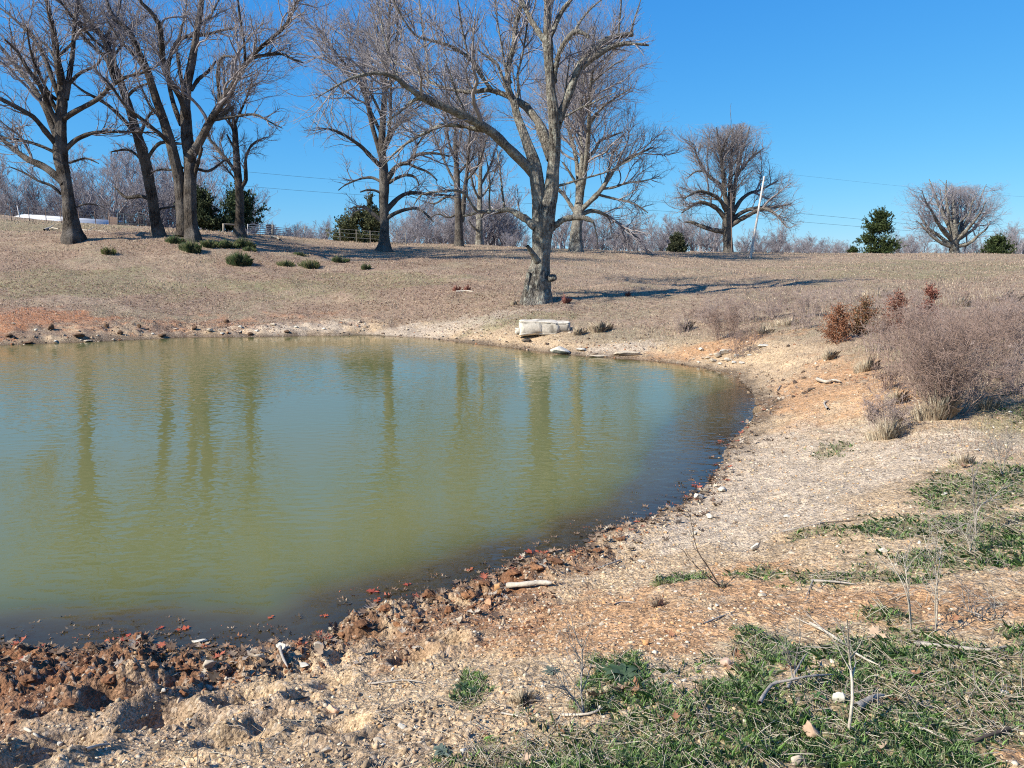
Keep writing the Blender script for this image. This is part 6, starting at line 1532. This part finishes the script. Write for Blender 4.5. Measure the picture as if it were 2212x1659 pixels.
# ---------------------------------------------------------------- the thicket on the right
SHRUB = plain_mat('shrub_stems', (.26, .185, .15), scale=5, var=.3)
SHRUB_P = plain_mat('grey_shrub_stems', (.33, .255, .22), scale=5, var=.3)
RUSTM = mat_vcol('rusty_foliage', rough=.85, transl=.2, var=.3, scale=6)
def shrub(px, py, hpx, wpx, label, seed, mat=SHRUB, ns=26, lv=(150, 700, 1800), name='bare_shrub', cat='shrub', group=None, spread=.5, wire=.0032, foot=.6):
    P = ground_hit(px, py, False); k = P[1] / FPX; rg = rngs(seed); Hh = hpx * k; W = wpx * k / 2
    a = rg.random(ns) * 6.28; q = np.sqrt(rg.random(ns)); m = 9; s = np.linspace(0, 1, m)
    bx = np.stack([np.cos(a) * q * W * foot, np.sin(a) * q * W * foot * .8], 1); G, _ = on_ground(P[0] + bx[:, 0], P[1] + bx[:, 1], -.04); G = G - P
    top = np.stack([np.cos(a) * q * W * (.95), np.sin(a) * q * W * .8, Hh * rg.uniform(.45, 1.0, ns) * (1 - .35 * q ** 2)], 1)
    mid = G * .5 + top * .5 + np.array([0, 0, 1.0]) * Hh * .12
    P0 = G[:, None] * ((1 - s) ** 2)[None, :, None] + 2 * mid[:, None] * (s * (1 - s))[None, :, None] + top[:, None] * (s ** 2)[None, :, None]
    P0 = P0 + rg.normal(size=P0.shape) * Hh * .014 * s[None, :, None]
    r0 = max(wire * 1.8, Hh * .0045); R0 = r0 * (1.15 - s)[None] * rg.uniform(.7, 1.3, (ns, 1))
    g = Geo(); g.tube(P0, R0, 5)
    C1, R1 = sprout(P0, R0, lv[0], rg, t0=.15, ang=(28, 75), lens=Hh * .32, lvar=.45, up=.12, wob=.34, m=7, rmin=wire * 1.2); g.tube(C1, R1, 4)
    C2, R2 = sprout(C1, R1, lv[1], rg, t0=.1, ang=(30, 80), lens=Hh * .17, lvar=.45, up=.05, wob=.38, m=5, rmin=wire); g.tube(C2, R2, 3)
    C3, R3 = sprout(C2, R2, lv[2], rg, t0=.1, ang=(30, 80), lens=Hh * .08, lvar=.5, up=.0, wob=.35, m=4, rmin=wire * .8); g.tube(C3, R3, 3)
    o = g.build(name, mat); o.location = P; tag(o, label, cat, group); return o
shrub(2045, 900, 250, 270, 'largest purplish-brown bare bush in the thicket, nearest and tallest', 71, lv=(320, 1300, 1900), ns=46, wire=.0027, foot=.25)
shrub(2135, 800, 170, 190, 'purplish bare bush at the right side of the thicket', 72, lv=(150, 600, 800), ns=30)
shrub(1945, 800, 150, 190, 'purplish bare bush on the left side of the thicket behind the mound', 73, lv=(150, 600, 800), ns=30)
shrub(2010, 740, 110, 150, 'bare bush at the back of the thicket behind the tallest one', 74, lv=(90, 400, 700), ns=22, mat=SHRUB_P)
shrub(2110, 720, 90, 160, 'bare pinkish-grey bush at the back right of the thicket', 75, lv=(90, 400, 700), ns=22, mat=SHRUB_P)
shrub(2190, 735, 100, 110, 'bare grey bush at the right edge of the picture behind the thicket', 76, lv=(120, 600, 1500), mat=SHRUB_P)
shrub(1570, 735, 80, 100, 'low purplish bush standing alone left of the thicket', 77, lv=(120, 600, 1600), ns=30)
shrub(1535, 700, 46, 60, 'small grey bush up the slope from the lone purplish bush', 78, lv=(60, 300, 700), mat=SHRUB_P)
shrub(1645, 690, 60, 110, 'faint pinkish bush up the slope left of the rusty brush', 79, lv=(90, 450, 1100), mat=SHRUB_P)
shrub(1600, 768, 54, 80, 'low pinkish bush just above the white rock cluster', 80, lv=(60, 300, 700), mat=SHRUB)
shrub(1745, 685, 56, 80, 'low pinkish bush directly left of the rusty brush', 81, lv=(80, 400, 900), mat=SHRUB_P)
shrub(1860, 670, 60, 170, 'pale pinkish brush spread behind the rusty brush', 82, lv=(110, 500, 1300), mat=SHRUB_P)
shrub(1475, 718, 40, 44, 'tiny dry bush above the far right shore', 83, lv=(40, 200, 400), mat=SHRUB_P)
shrub(1915, 930, 90, 110, 'low dry brush at the front left foot of the thicket', 84, lv=(90, 450, 1000), mat=SHRUB_P)
shrub(2195, 850, 100, 90, 'thin dry brush at the right edge in front of the thicket', 85, lv=(60, 300, 700), mat=SHRUB_P)
_sr = rngs(99)
for i, (px, py, h, w) in enumerate([(1990, 860, 110, 110), (2085, 860, 130, 120), (1920, 845, 80, 90), (1965, 690, 56, 110), (2060, 690, 60, 120), (2150, 690, 60, 120), (2170, 790, 90, 110), (1900, 760, 70, 90), (2110, 750, 80, 110), (2035, 770, 100, 120)]):
    shrub(px, py, h, w, 'low tangle of bare stems filling the thicket between its taller bushes', 3000 + i, lv=(60, 220, 260), ns=20, mat=SHRUB_P if i % 2 else SHRUB, group='low stems filling the thicket')
for i, (px, py, h, w) in enumerate([(1500, 690, 34, 70), (1590, 700, 50, 80), (1550, 668, 36, 80), (1690, 672, 44, 90), (1735, 712, 40, 60), (1800, 650, 34, 110), (1620, 735, 40, 60), (1700, 640, 26, 100), (1950, 650, 34, 120), (2080, 655, 34, 130), (2180, 700, 50, 90)]):
    shrub(px, py, h, w, 'faint sparse brush thinly spread up the slope left of and above the thicket', 3100 + i, lv=(60, 260, 420), ns=26, mat=SHRUB_P if i % 3 else SHRUB, group='faint brush on the slope', foot=.9)
def rusty(px, py, hpx, wpx, label, seed, cols):
    P = ground_hit(px, py); D = P[1]
    r = cedar('dead_cedar', label, 'dead cedar', px, py, hpx, wpx, D, seed, cols=cols, n=2400, rag=.85, sz=.22); r.location = P
    for c in r.children:
        if c.name.startswith('foliage'): c.data.materials[0] = RUSTM
rusty(1808, 738, 76, 70, 'rusty orange dead cedar at the left of the rusty brush', 91, ((.17, .07, .04), (.36, .18, .10)))
rusty(1862, 722, 76, 64, 'greenish-brown half-dead cedar in the middle of the rusty brush', 92, ((.10, .085, .04), (.30, .13, .07)))
rusty(1934, 712, 78, 70, 'rust-red dead cedar left of the upright one in the thicket', 93, ((.19, .08, .055), (.31, .16, .11)))
rusty(2004, 705, 94, 34, 'narrow upright rust-red cedar rising from the thicket', 94, ((.20, .075, .055), (.32, .14, .10)))
